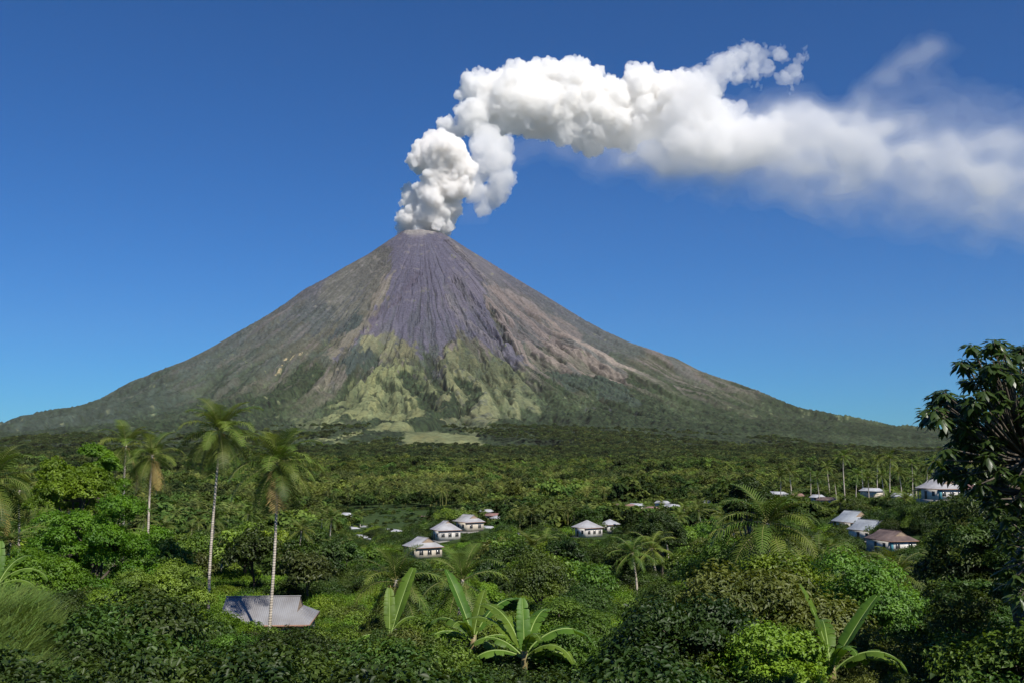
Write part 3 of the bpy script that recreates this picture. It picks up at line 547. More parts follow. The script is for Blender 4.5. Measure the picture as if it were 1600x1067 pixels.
def limb(path, radii, nseg=7):
    P = np.array(path, float); V = []; Q = []
    for i, (p, r) in enumerate(zip(P, radii)):
        d = P[min(i + 1, len(P) - 1)] - P[max(i - 1, 0)]; d /= np.linalg.norm(d)
        a = np.cross(d, [0, 0, 1] if abs(d[2]) < .9 else [1, 0, 0]); a /= np.linalg.norm(a); b = np.cross(d, a)
        for k in range(nseg):
            th = 2 * math.pi * k / nseg; V.append(p + r * (math.cos(th) * a + math.sin(th) * b))
    for i in range(len(P) - 1):
        for k in range(nseg):
            k2 = (k + 1) % nseg; Q.append((i * nseg + k, i * nseg + k2, (i + 1) * nseg + k2, (i + 1) * nseg + k))
    V.append(P[-1]); n = len(V) - 1; T = [((len(P) - 1) * nseg + k, (len(P) - 1) * nseg + (k + 1) % nseg, n) for k in range(nseg)]
    return np.array(V), np.array(Q), np.array(T)
class MB:
    """collects pieces into ONE mesh"""
    def __init__(s): s.v = []; s.q = []; s.t = []; s.n = 0; s.mq = []; s.mt = []
    def add(s, v, q=None, t=None, mi=0):
        s.v.append(np.asarray(v, float).reshape(-1, 3))
        if q is not None and len(q): s.q.append(np.asarray(q) + s.n); s.mq.append(np.full(len(q), mi))
        if t is not None and len(t): s.t.append(np.asarray(t) + s.n); s.mt.append(np.full(len(t), mi))
        s.n += len(s.v[-1])
    def box(s, lo, hi, mi=0):
        v = [(x, y, z) for x in (lo[0], hi[0]) for y in (lo[1], hi[1]) for z in (lo[2], hi[2])]
        s.add(v, [(0, 1, 3, 2), (4, 6, 7, 5), (0, 4, 5, 1), (2, 3, 7, 6), (0, 2, 6, 4), (1, 5, 7, 3)], mi=mi)
    def mesh(s, name, mats, smooth=False):
        q = np.concatenate(s.q) if s.q else None; t = np.concatenate(s.t) if s.t else None
        return mesh_np(name, np.concatenate(s.v), q, t, mats, smooth, np.concatenate(s.mq + s.mt) if len(mats) > 1 else None)
def crown_pts(rng, n, rx, rz, zc, lobes, lobe_r, flat=.0, gap=.25):
    """Leaf sites on the skins of irregular lobes spread over an uneven crown; returns points and outward normals."""
    c = rng.normal(size=(lobes, 3)); c /= np.linalg.norm(c, axis=1)[:, None]
    c[:, 2] = np.where(c[:, 2] < -.35, -c[:, 2] * .6, c[:, 2]); k = rng.uniform(.45, .95, lobes) ** .7
    C_ = c * k[:, None] * np.array([rx, rx * rng.uniform(.8, 1.05), rz]) ; C_[:, 2] += zc
    R_ = lobe_r * rng.uniform(.55, 1.25, lobes)
    pr = R_ ** 2 / (R_ ** 2).sum(); i = rng.choice(lobes, n, p=pr)
    d = rng.normal(size=(n, 3)); d /= np.linalg.norm(d, axis=1)[:, None]; d[:, 2] = np.where(d[:, 2] < -.2, -d[:, 2] * rng.uniform(.2, 1, n), d[:, 2])
    rr = R_[i] * rng.uniform(.50, 1.10, n) ** .6
    # sub-tufts and gaps: cluster the directions
    tuft = .62 * vnoise(d[:, 0] * 2.6 + i * 7.7, d[:, 1] * 2.6 + d[:, 2] * 2.3 + i * 3.3, 5) + .38 * vnoise(d[:, 0] * 6.5 + i * 3.1, d[:, 2] * 6.5 + d[:, 1] * 3.7, 6)
    keep = tuft > gap
    P = C_[i] + d * rr[:, None] * np.array([1.12, 1.12, .86]) * (.66 + .66 * tuft[:, None])
    return P[keep], (d + np.array([0, 0, .55]) + rng.normal(size=(n, 3)) * .45)[keep], C_, R_
def tree_meshes(seed, h, rx, rz, lobes, lobe_r, n, leaf, mat, aspect=.55, gap=.3, trunk_r=.16):
    rng = np.random.RandomState(seed); rz = min(rz, h * .5); zc = h - rz * .85 - lobe_r
    P, nr, C_, R_ = crown_pts(rng, n, rx, rz, zc, lobes, lobe_r, gap=gap)
    v, t = leaves_at(P, nr, leaf, rng, aspect)
    crown = mesh_np('crown', v, None, t, [mat])
    mb = MB(); base = np.array([0, 0, -.4]); top = np.array([rng.uniform(-.3, .3), rng.uniform(-.3, .3), zc])
    n_ = 5; pts = [base + (top - base) * k / n_ + np.array([math.sin(k * 1.3 + seed) * .1, math.cos(k + seed) * .1, 0]) * k / n_ * 2 for k in range(n_ + 1)]
    mb.add(*limb(pts, [trunk_r * (1.25 - k / n_ * .8) for k in range(n_ + 1)], 8))
    for i in np.argsort(-R_)[:9]:
        s = pts[rng.randint(2, n_ + 1)]; e = C_[i]; mid = (s + e) / 2 + np.array([0, 0, .25])
        mb.add(*limb([s, mid, e], [trunk_r * .5, trunk_r * .34, trunk_r * .12], 6))
    crown['top'] = float(np.percentile(v[:, 2], 99.5)); return crown, mb.mesh('trunk', [BARK], True)
def frond_pts(L, el, droop, n=14):
    """rachis centreline in local xz, starting upward at el and bending down"""
    p = np.zeros((n + 1, 3)); a = el
    for k in range(n):
        p[k + 1] = p[k] + np.array([math.cos(a), 0, math.sin(a)]) * L / n; a -= droop / n * (.5 + 1.2 * k / n)
    return p
def frond_geo(mb, rng, L, el, droop, nl, wl, width, rz=0.0, hang=.5, two=True, mi=(0, 1), org=(0, 0, 0)):
    P = frond_pts(L, el, droop); n = len(P) - 1
    v, q, t = limb(P, np.linspace(.045, .012, n + 1) * (L / 4.5), 4)
    c, s = math.cos(rz), math.sin(rz); Rm = np.array([[c, -s, 0], [s, c, 0], [0, 0, 1]]); org = np.array(org)
    mb.add(v @ Rm.T + org, q, t, mi=mi[1])
    f = np.linspace(.12, 1.0, nl); side = np.tile([1, -1], nl); f = np.repeat(f, 2)
    x = f * n; i = np.minimum(x.astype(int), n - 1); fr = (x - i)[:, None]; C_ = P[i] * (1 - fr) + P[i + 1] * fr
    T = P[i + 1] - P[i]; T /= np.linalg.norm(T, axis=1)[:, None]; S = np.array([0, 1.0, 0])[None] * side[:, None]; U = np.cross(T, S) * side[:, None]
    ln = wl * (np.sin(np.pi * np.clip(f * .82 + .16, 0, 1)) ** .6 + .06) * rng.uniform(.82, 1.12, len(f)); hg = hang * rng.uniform(.5, 1.5, len(f))
    d1 = S * .86 + T * .55 + U * (.22 - .2 * hg[:, None]); d1 /= np.linalg.norm(d1, axis=1)[:, None]
    d2 = d1 + np.array([0, 0, -1.0]) * hg[:, None] * 1.3; d2 /= np.linalg.norm(d2, axis=1)[:, None]
    w = T * width / 2
    a = C_ - w; b = C_ + w; m = C_ + d1 * ln[:, None] * .5; a2 = m - w * .8; b2 = m + w * .8; e = m + d2 * ln[:, None] * .5
    if two:
        v = np.stack([a, b, b2, a2, e], 1).reshape(-1, 3); k = np.arange(len(f))[:, None] * 5
        mb.add(v @ Rm.T + org, (k + np.array([[0, 1, 2, 3]])), (k + np.array([[3, 2, 4]])), mi=mi[0])
    else:
        v = np.stack([a, b, C_ + (d1 + d2) * ln[:, None] * .5], 1).reshape(-1, 3); k = np.arange(len(f))[:, None] * 3
        mb.add(v @ Rm.T + org, None, k + np.array([[0, 1, 2]]), mi=mi[0])
def palm_trunk(h, lean, r0, r1, seed):
    n = 14; pts = []; ra = []
    for k in range(n + 1):
        f = k / n; pts.append((lean[0] * f ** 1.6 + .12 * math.sin(f * 5 + seed), lean[1] * f ** 1.6, h * f - .3)); ra.append(r0 + (r1 - r0) * f + (.10 * (1 - f * 8) if f < .12 else 0))
    return limb(pts, ra, 9), pts[-1]
# ---- frond library shared by the near palms
FR = []
def build_fronds():
    rng = np.random.RandomState(9)
    for el, dr, hang, nm in ((1.25, 1.1, .25, 0), (.95, 1.45, .45, 0), (.6, 1.6, .7, 0), (.2, 1.5, .9, 0), (-.35, 1.05, 1.0, 0), (-.75, .75, 1.0, 0), (-1.0, .5, .9, 1)):
        mb = MB(); frond_geo(mb, rng, 4.6, el, dr, 21, 1.35, .135, hang=hang * .8)
        FR.append(mb.mesh('frond', [P_DRY if nm else P_MAT, RACHIS], False))
build_fronds()
def coconuts(seed, n=9):
    rng = np.random.RandomState(seed); mb = MB()
    for k in range(n):
        a = rng.uniform(0, 6.28); c = np.array([math.cos(a) * .42, math.sin(a) * .42, -.35 - rng.uniform(0, .45)])
        P = [c + np.array([0, 0, z]) for z in (.15, .1, 0, -.1, -.15)]; mb.add(*limb(P, [.05, .11, .14, .10, .03], 8))
    return mb.mesh('coconut_cluster', [COCO], True)
def big_palm(label, px, d, top_y, seed, R=4.4, nf=26, lean=(0, 0), droopy=0.0, r0=.17, r1=.11, name='coconut_palm', dead=2, group=None, z=None, skew=None):
    """A coconut palm whose crown heart stands at photo height top_y on the bearing px."""
    x, y = at(px, d); g = gz(x, y); topz = (700 - top_y) / F * d; h = max(topz - g, 1.5)
    x -= lean[0]; y -= lean[1]
    t = thing(name, label, 'palm tree', (x, y, g), 0, group)
    (v, q, tr), top = palm_trunk(h, lean, r0, r1, seed); mb = MB(); mb.add(v, q, tr); link('trunk', mb.mesh('trunk', [PBARK], True), t)
    rng = np.random.RandomState(seed)
    for k in range(nf):
        f = k / (nf - 1); kind = min(5, int((f + droopy * (1 - f)) * 6)) if k < nf - dead else 6
        o = link('frond', FR[kind], t, (top[0], top[1], top[2] - .05 - .25 * f)); s = R / 4.4 * rng.uniform(.86, 1.1)
        if kind == 0: s *= .85
        az = k * 2.39996 + rng.uniform(-.3, .3)
        if skew is not None: az = skew[0] + (az % 6.283 - math.pi) * skew[1]
        o.scale = (s,) * 3; o.rotation_euler = (rng.uniform(-.12, .12), rng.uniform(-.12, .12), az)
    c = link('coconut_cluster', coconuts(seed), t, (top[0], top[1], top[2] - .1))
    return t
def small_palm_crown(seed, R, nf, nl, wl, width, two=False):
    rng = np.random.RandomState(seed); mb = MB()
    for k in range(nf):
        f = k / (nf - 1); el = 1.3 - f * 1.9 + rng.uniform(-.12, .12)
        frond_geo(mb, rng, R * rng.uniform(.85, 1.08), el, 1.5 - .5 * f, nl, wl, width, rz=k * 2.39996 + rng.uniform(-.3, .3), hang=.4 + .6 * f, two=two)
    return mb
# ---- banana
def banana_leaf(seed, L, el, droop, W, tear=.35, fold=.25, twist=0.0):
    """Blade with midrib; the blade is cut into ragged strips by tears that run out from the midrib."""
    rng = np.random.RandomState(seed); n = 44; P = np.zeros((n + 1, 3)); a = el; pet = 6
    for k in range(n):
        P[k + 1] = P[k] + np.array([math.cos(a), 0, math.sin(a)]) * L / n; a -= droop / n * (.3 + 1.4 * (k / n))
    mb = MB(); mb.add(*limb(P, np.linspace(.036, .006, n + 1), 6), mi=1)
    for sd in (1, -1):
        off = 0.0; tilt = 0.0; k = pet
        while k < n:
            m = int(rng.randint(1, 4) if rng.rand() < tear else rng.randint(4, 9)); e = min(n, k + m); tl = rng.uniform(-.1, .1) - (rng.rand() < tear) * rng.uniform(0, .5)
            prev = None
            for j in range(k, e + 1):
                f = (j - pet) / (n - pet); w = W * (max(0, math.sin(math.pi * min(1, f * .93 + .05))) ** .42) * .5 * (1 + .04 * rng.normal())
                T = P[min(j + 1, n)] - P[max(j - 1, 0)]; T /= np.linalg.norm(T); U = np.array([-T[2], 0, T[0]]); S = np.array([0, sd * 1.0, 0])
                ca, sa = math.cos(fold + tl), math.sin(fold + tl)
                end = (j == e and e < n) or (j == k and k > pet); w = w * (.90 if end else 1); shr = 0
                i0 = P[j] + T * shr * 2; m1 = P[j] + (S * ca + U * sa) * w * .55 + T * .03; o1 = m1 + (S * math.cos(fold - .45 + tl) + U * math.sin(fold - .45 + tl) + T * .12) * w * .45
                cur = [i0, m1, o1]
                if prev is not None:
                    q = [(0, 1, 4, 3), (1, 2, 5, 4)] if sd < 0 else [(3, 4, 1, 0), (4, 5, 2, 1)]
                    mb.add(prev + cur, q, mi=0)
                prev = cur
            k = e
    return mb.mesh('leaf', [B_MAT, MIDRIB], True)
BL = [banana_leaf(1, 2.5, 1.35, .35, .62, .1, .35), banana_leaf(2, 2.7, 1.1, 1.5, .66, .5, .25), banana_leaf(3, 2.6, .85, 2.2, .62, .65, .1),
      banana_leaf(4, 2.4, .5, 2.0, .58, .7, .05), banana_leaf(5, 2.3, 1.2, 1.9, .55, .6, .1), banana_leaf(6, 3.0, 1.45, .18, .70, .03, .45)]
def banana(label, px, d, base_y, spec, h=1.6, seed=0, s=1.0, group='banana plants on the near slope'):
    """spec: (leaf kind, azimuth in degrees from +X, scale, extra pitch)"""
    x, y = at(px, d); g = gz(x, y); z = max(g, (700 - base_y) / F * d)
    t = thing('banana_plant', label, 'banana plant', (x, y, z), 0, group)
    mb = MB(); n = 6
    low = min(g - z, 0) - .3
    pts = [(.03 * math.sin(k + seed), 0, low + (h * .62 - low) * k / n) for k in range(n + 1)]
    mb.add(*limb(pts, [.17 - .012 * k for k in range(n + 1)], 10)); link('stem', mb.mesh('stem', [STEM], True), t)
    for k, (kd, az, sc, pit) in enumerate(spec):
        o = link('leaf', BL[kd], t, (.02 * math.cos(k), .02 * math.sin(k), h * .55 - .02 * k)); o.rotation_euler = Euler((0, -math.radians(pit), math.radians(az)), 'XYZ')
        o.scale = (sc * s, sc * s, sc * s)
    return t
# ------------------------------------------------------------------ houses
def roof_mat(name, c, c2, rough=.55, metal=.08):
    m = surf(name, c, rough, color2=c2, nscale=.5, metal=metal, spec=.4)
    t = m.node_tree; p = [n for n in t.nodes if n.type == 'BSDF_PRINCIPLED'][0]
    tc = N(t, 'ShaderNodeTexCoord'); wv = N(t, 'ShaderNodeTexWave', bands_direction='X'); wv.inputs['Scale'].default_value = 1.6
    t.links.new(tc.outputs['Object'], wv.inputs[0]); b = N(t, 'ShaderNodeBump'); b.inputs['Strength'].default_value = .5; b.inputs['Distance'].default_value = .05
    t.links.new(wv.outputs[1], b.inputs['Height']); t.links.new(b.outputs[0], p.inputs['Normal']); return m
R_GREY = roof_mat('grey_sheet_roof', (.40, .40, .41), (.30, .29, .29)); R_BLUE = roof_mat('blue_grey_sheet_roof', (.34, .37, .40), (.27, .29, .31))
R_BROWN = roof_mat('rusty_brown_roof', (.16, .115, .10), (.085, .06, .055), .7, .1); R_PALE = roof_mat('pale_sheet_roof', (.42, .43, .45), (.30, .30, .31))
R_RED = roof_mat('faded_red_roof', (.27, .15, .13), (.18, .11, .10), .7, .1); R_NEAR = roof_mat('weathered_tin_roof', (.27, .27, .275), (.20, .19, .185), .6, .05)
W_CREAM = surf('cream_wall', (.62, .55, .44), .9, color2=(.42, .37, .30), nscale=.7); W_WHITE = surf('white_wall', (.66, .64, .60), .9, color2=(.45, .42, .38), nscale=.7)
W_PINK = surf('pink_wall', (.58, .42, .36), .9, color2=(.40, .30, .26), nscale=.7); W_TEAL = surf('teal_trim_paint', (.06, .22, .27), .7, noise=.3)
GABLE = surf('gable_boards', (.36, .27, .19), .85, color2=(.24, .18, .13), nscale=2, stretch=(1, 1, 6)); DARKW = surf('bare_plank_wall', (.20, .15, .12), .9, noise=.4, nscale=2)
FRAME = surf('window_frame_paint', (.45, .42, .38), .6, noise=.2); GLASS = surf('dark_window_glass', (.02, .025, .03), .12, spec=.5)
DOOR = surf('wooden_door', (.14, .085, .05), .6, noise=.4); CONC = surf('concrete_base', (.30, .29, .27), .9, noise=.3); FASCIA = surf('fascia_board', (.30, .17, .12), .7, noise=.3)
def house(label, px, d, L, W, wh, yaw, roof, wall, H=1.9, h1f=.5, inset=1.2, over=.42, z=None, porch=True, group=None, cols=2, pyramid=False, lean_to=False, trim=False, base_y=None, name='house'):
    x, y = at(px, d); g = gz(x, y); z0 = g if base_y is None else (700 - base_y) / F * d
    t = thing(name, label, 'house', (x, y, z0), math.radians(yaw), group)
    mb = MB(); px0 = -L / 2 + (1.5 if porch else 0)
    mb.box((px0, -W / 2, 0), (L / 2, W / 2, wh)); w = link('wall', mb.mesh('wall', [wall], False), t)
    mb = MB(); mb.box((-L / 2 - .2, -W / 2 - .2, min(g - z0, 0) - 1.2), (L / 2 + .2, W / 2 + .2, -.004)); link('foundation', mb.mesh('foundation', [CONC]), t)
    if porch:
        for yy in (-W / 2 + .1, 0, W / 2 - .2):
            mb = MB(); mb.box((-L / 2 + .05, yy, 0), (-L / 2 + .19, yy + .14, wh)); link('porch_post', mb.mesh('porch_post', [FRAME]), t)
    # roof: main planes, hipped skirts and small gables at both ends
    a, b = L / 2 + over, W / 2 + over; h1 = H * h1f; bb = b * (1 - h1f); ga = a - inset
    if pyramid: ra = .3; V = [(-a, -b, 0), (a, -b, 0), (a, b, 0), (-a, b, 0), (-ra, 0, H), (ra, 0, H)]; Q = [(0, 1, 5, 4), (2, 3, 4, 5)]; T = [(1, 2, 5), (3, 0, 4)]
    else:
        V = [(-a, -b, 0), (a, -b, 0), (a, b, 0), (-a, b, 0), (-ga, 0, H), (ga, 0, H), (-ga, -bb, h1), (ga, -bb, h1), (ga, bb, h1), (-ga, bb, h1)]
        Q = [(0, 1, 7, 6), (6, 7, 5, 4), (2, 3, 9, 8), (8, 9, 4, 5), (1, 2, 8, 7), (3, 0, 6, 9)]; T = []
    V = np.array(V, float); n = len(V); V2 = V.copy(); V2[:, 2] -= .14
    mb = MB(); mb.add(V, Q, T); mb.add(V2, [q[::-1] for q in Q], [q[::-1] for q in T])
    rim = [(i, (i + 1) % 4) for i in range(4)]; mb.add(np.concatenate([V[:4], V2[:4]]), [(i, i + 4, j + 4, j) for i, j in rim])
    rf = link('roof', mb.mesh('roof', [roof]), t, (0, 0, wh + .06))
    if not pyramid:
        for sg in (1, -1):
            mb = MB(); mb.add([(sg * (ga - .05), -bb, h1 - .1), (sg * (ga - .05), bb, h1 - .1), (sg * (ga - .05), 0, H - .06)], None, [(0, 1, 2) if sg > 0 else (0, 2, 1)]); link('gable_panel', mb.mesh('gable_panel', [GABLE]), rf)
        mb = MB(); mb.box((-ga - .08, -.12, H - .03), (ga + .08, .12, H + .05)); link('ridge_cap', mb.mesh('ridge_cap', [roof]), rf)
    mb = MB()
    for lo, hi in (((-a, -b - .03, -.16), (a, -b, .03)), ((-a, b, -.16), (a, b + .03, .03)), ((a, -b - .03, -.16), (a + .03, b + .03, .03)), ((-a - .03, -b - .03, -.16), (-a, b + .03, .03))): mb.box(lo, hi)
    link('fascia', mb.mesh('fascia', [FASCIA]), rf)
    def opening(face, c, w_, h_, zc, kind):
        e = .05
        def bx(mb, u0, u1, v0, v1, dp0, dp1):
            if face == 'x': mb.box((L / 2 + dp0, u0, v0), (L / 2 + dp1, u1, v1))
            else: mb.box((u0, -W / 2 - dp1, v0), (u1, -W / 2 - dp0, v1))
        mb = MB(); f = .07
        bx(mb, c - w_ / 2 - f, c + w_ / 2 + f, zc + h_ / 2, zc + h_ / 2 + f, 0, e); bx(mb, c - w_ / 2 - f, c + w_ / 2 + f, zc - h_ / 2 - f, zc - h_ / 2, 0, e + .03)
        bx(mb, c - w_ / 2 - f, c - w_ / 2, zc - h_ / 2, zc + h_ / 2, 0, e); bx(mb, c + w_ / 2, c + w_ / 2 + f, zc - h_ / 2, zc + h_ / 2, 0, e)
        if kind == 'window': bx(mb, c - .025, c + .025, zc - h_ / 2, zc + h_ / 2, .02, e - .004)
        fr = link('window' if kind == 'window' else 'door', mb.mesh('frame', [FRAME]), t)
        mb = MB(); bx(mb, c - w_ / 2, c + w_ / 2, zc - h_ / 2, zc + h_ / 2, .004, .018); link('pane' if kind == 'window' else 'door_leaf', mb.mesh('pane', [GLASS if kind == 'window' else DOOR]), fr)
    n_ = max(2, int(W / 2.1)); 
    for k in range(n_): opening('x', -W / 2 + W * (k + .5) / n_, .95, 1.05, wh * .56, 'window')
    opening('y', L * .22, .9, 1.0, wh * .56, 'window'); opening('y', -L * .12, .85, 1.9, .97, 'door')
    if trim:
        mb = MB(); mb.box((L / 2, -W / 2 - .03, 0), (L / 2 + .03, -W / 2 + .5, wh)); mb.box((L / 2 - .5, -W / 2 - .034, 0), (L / 2 - .004, -W / 2 - .003, wh)); link('corner_trim', mb.mesh('corner_trim', [W_TEAL]), w)
    if lean_to:
        mb = MB(); V = np.array([(-a - 2.6, -b * .7, -.75), (-a + .1, -b * .7, -.05), (-a + .1, b * .7, -.05), (-a - 2.6, b * .7, -.75)]); V2 = V - np.array([0, 0, .08]); mb.add(np.concatenate([V, V2]), [(0, 1, 2, 3), (7, 6, 5, 4), (0, 4, 5, 1), (1, 5, 6, 2), (2, 6, 7, 3), (3, 7, 4, 0)])
        lt = link('lean_to_roof', mb.mesh('lean_to_roof', [roof]), t, (0, 0, wh))
        for yy in (-b * .6, b * .6):
            mb = MB(); mb.box((-a - 2.4, yy, -.4), (-a - 2.28, yy + .12, wh - .78)); link('lean_to_post', mb.mesh('lean_to_post', [FRAME]), t)
    return t
house('weathered tin roofed house among the trees below the two tall coconut palms', 420, 104, 9.6, 7.6, 2.3, 4, R_NEAR, W_PINK, H=2.2, h1f=.42, inset=1.5, porch=False, base_y=993)
G3 = 'grey roofed houses left of the valley centre'
house('cream house with brown gable, lowest of the three grey roofed houses left of centre', 663, 238, 7.4, 6.4, 2.5, -60, R_GREY, W_CREAM, H=2.1, group=G3, base_y=866)
house('grey roofed house with a dark open porch, middle of the three houses left of centre', 698, 300, 6.6, 6.6, 3.0, -64, R_GREY, W_WHITE, H=2.6, group=G3, base_y=840, h1f=.75, inset=2.0)
house('grey roofed house with pillars, farthest and highest of the three left of centre', 733, 312, 8.0, 6.0, 2.8, -56, R_GREY, W_CREAM, H=2.1, group=G3, base_y=826)
G2 = 'pair of hip roofed houses in the valley centre'
house('hip roofed house with white wall and three small windows, left of the central pair', 916, 330, 7.4, 6.6, 3.0, -56, R_GREY, W_WHITE, H=2.3, pyramid=True, group=G2, base_y=835)
house('small hip roofed house with a kinked grey roof, right of the central pair', 951, 345, 5.0, 4.8, 2.8, -60, R_PALE, W_WHITE, H=1.7, pyramid=True, group=G2, porch=False, base_y=829)
G4 = 'row of three stepped houses on the right hillside'
house('blue grey roofed house with a lean-to, uppermost of the stepped row on the right', 1326, 283, 8.6, 7.2, 2.5, -70, R_BLUE, W_WHITE, H=3.0, group=G4, base_y=826, trim=True, lean_to=True)
house('blue grey roofed house in the middle of the stepped row on the right', 1352, 250, 8.6, 6.0, 2.4, -66, R_BLUE, W_WHITE, H=2.5, group=G4, base_y=840, h1f=.3, inset=.7, trim=True, porch=False)
house('brown rusty roofed house at the lower end of the stepped row on the right', 1383, 222, 9.2, 6.2, 2.4, -76, R_BROWN, W_WHITE, H=2.0, group=G4, base_y=856, trim=True, porch=False)
house('grey roofed house with white wall, alone and highest on the right hillside', 1462, 240, 8.4, 6.4, 2.5, -76, R_GREY, W_WHITE, H=2.2, base_y=778, trim=True, lean_to=True)
house('faded red roofed house half hidden beside the big dark tree on the right', 1513, 262, 7.0, 5.5, 2.2, -76, R_RED, W_PINK, H=1.6, base_y=778, porch=False)
# small far houses
def tiny_house(label, px, d, L, W, yaw, roof, wall, y_roof, group):
    x, y = at(px, d); zt = (700 - y_roof) / F * d; h = 1.7; rh = 1.1; g = gz(x, y)
    t = thing('small_house', label, 'small house', (x, y, zt - h - rh * .5), math.radians(yaw), group)
    mb = MB(); mb.box((-L / 2, -W / 2, min(g - (zt - h - rh * .5), 0) - .5), (L / 2, W / 2, h)); link('wall', mb.mesh('wall', [wall]), t)
    a, b = L / 2 + .5, W / 2 + .5; V = np.array([(-a, -b, 0), (a, -b, 0), (a, b, 0), (-a, b, 0), (-a + .6, 0, rh), (a - .6, 0, rh)]); V2 = V.copy(); V2[:, 2] -= .12
    mb = MB(); mb.add(V, [(0, 1, 5, 4), (2, 3, 4, 5)], [(1, 2, 5), (3, 0, 4)]); mb.add(V2, [(4, 5, 1, 0), (5, 4, 3, 2)], [(5, 2, 1), (4, 0, 3)]); mb.add(np.concatenate([V[:4], V2[:4]]), [(i, i + 4, (i + 1) % 4 + 4, (i + 1) % 4) for i in range(4)])
    link('roof', mb.mesh('roof', [roof]), t, (0, 0, h + .02))
    mb = MB(); mb.box((-.5, -W / 2 - .04, .9), (.4, -W / 2 + .01, 1.9)); link('window', mb.mesh('window', [GLASS]), t)
VG = 'village roofs showing between the trees'
TH = [(555, 822, 450, 7, R_PALE, W_WHITE, 'pale roofed'), (577, 820, 470, 5, R_PALE, W_WHITE, 'white'), (566, 834, 400, 5, R_PALE, W_CREAM, 'cream'), (602, 810, 520, 8, R_PALE, W_WHITE, 'pale'), (611, 825, 430, 5, R_PALE, W_CREAM, 'small'),
      (624, 816, 490, 6, R_PALE, W_WHITE, 'white'), (638, 813, 520, 8, R_PALE, W_CREAM, 'cream'), (623, 826, 430, 8, R_PALE, W_WHITE, 'long pale'), (651, 808, 560, 6, R_PALE, W_WHITE, 'white'), (664, 805, 560, 5, R_RED, W_WHITE, 'red roofed'),
      (545, 800, 540, 6, R_PALE, W_WHITE, 'pale'), (585, 840, 380, 4, R_PALE, W_WHITE, 'small'), (760, 795, 480, 5, R_PALE, W_WHITE, 'pale'), (770, 801, 460, 6, R_RED, W_CREAM, 'red roofed'), (779, 805, 450, 5, R_PALE, W_WHITE, 'white'),
      (762, 821, 360, 5, R_PALE, W_WHITE, 'white'), (812, 832, 340, 3.4, R_PALE, W_WHITE, 'small white'), (975, 787, 460, 9, R_RED, W_PINK, 'long reddish'), (992, 786, 480, 6, R_PALE, W_CREAM, 'pale'), (1016, 791, 450, 5, R_RED, W_CREAM, 'red roofed'),
      (1032, 782, 520, 6, R_PALE, W_WHITE, 'white'), (1048, 787, 480, 8, R_PALE, W_WHITE, 'white'), (1104, 782, 520, 7, R_PALE, W_PINK, 'pinkish'),
      (1210, 768, 470, 8, R_PALE, W_WHITE, 'long white'), (1230, 767, 480, 6, R_PALE, W_WHITE, 'white'), (1240, 771, 450, 5, R_RED, W_PINK, 'pink'), (1272, 773, 400, 4, R_PALE, W_WHITE, 'small white'), (1287, 777, 390, 7, R_BROWN, W_CREAM, 'brown roofed'),
      (1356, 763, 400, 7, R_PALE, W_CREAM, 'long pale'), (1402, 771, 340, 6, R_PALE, W_WHITE, 'white'), (1506, 772, 250, 3.4, R_PALE, W_WHITE, 'small white')]
def village_place(px):
    return ('in the hamlet left of the three grey roofed houses' if px < 680 else 'just right of the three grey roofed houses' if px < 830 else 'in the row of roofs above the central pair of houses' if px < 1140
            else 'behind the drooping dark palm on the right' if px < 1300 else 'between the stepped row and the highest house on the right')
rs2 = np.random.RandomState(12)
for px, yy, d, L, rm, wm, w in TH:
    tiny_house(f'{w} house {village_place(px)}', px, d, L, min(L, 5), float(rs2.uniform(-60, -15)), rm, wm, yy, VG)

# ------------------------------------------------------------------ near and hero plants
big_palm('tallest coconut palm with a yellowing shaggy crown, left of the tin roofed house', 344, 108, 668, 3, R=5.1, nf=31, lean=(.5, 0), dead=1, r0=.17, r1=.11)
big_palm('tall coconut palm with a full dark crown standing before the tin roofed house', 437, 96, 715, 5, R=4.9, nf=33, lean=(.35, 0), dead=2, r0=.17, r1=.11)
GP = 'coconut palms behind the bright green tree'
big_palm('coconut palm rising right behind the bright green tree on the left', 201, 128, 690, 7, R=4.4, nf=22, group=GP)
big_palm('slightly lower coconut palm with hanging dry fronds right of the bright tree', 241, 124, 706, 8, R=4.4, nf=22, dead=4, group=GP)
big_palm('coconut palm cut by the left edge of the view', -4, 88, 742, 11, R=4.8, nf=24, dead=3)
big_palm('young coconut palm half sunk in the shrubs behind the left bananas', 40, 112, 760, 12, R=4.0, nf=20, dead=1)
big_palm('large dark drooping coconut palm with a heavy crown on the right', 1196, 74, 808, 13, R=4.4, nf=32, droopy=.12, dead=3, r0=.2, r1=.15)
big_palm('feathery palm with pale drooping fronds right below the big dark palm', 1262, 60, 905, 19, R=3.8, nf=22, droopy=.4, dead=2)
big_palm('short coconut palm behind the bananas, left of the pair in the centre', 622, 66, 893, 14, R=3.4, nf=20, dead=1)
big_palm('short coconut palm behind the tallest banana leaf, right of the pair in the centre', 722, 72, 893, 15, R=3.6, nf=20, dead=1)
big_palm('low palm with pale fronds among shrubs, right of the bananas', 1085, 52, 985, 16, R=1.9, nf=12, dead=3, droopy=.2)
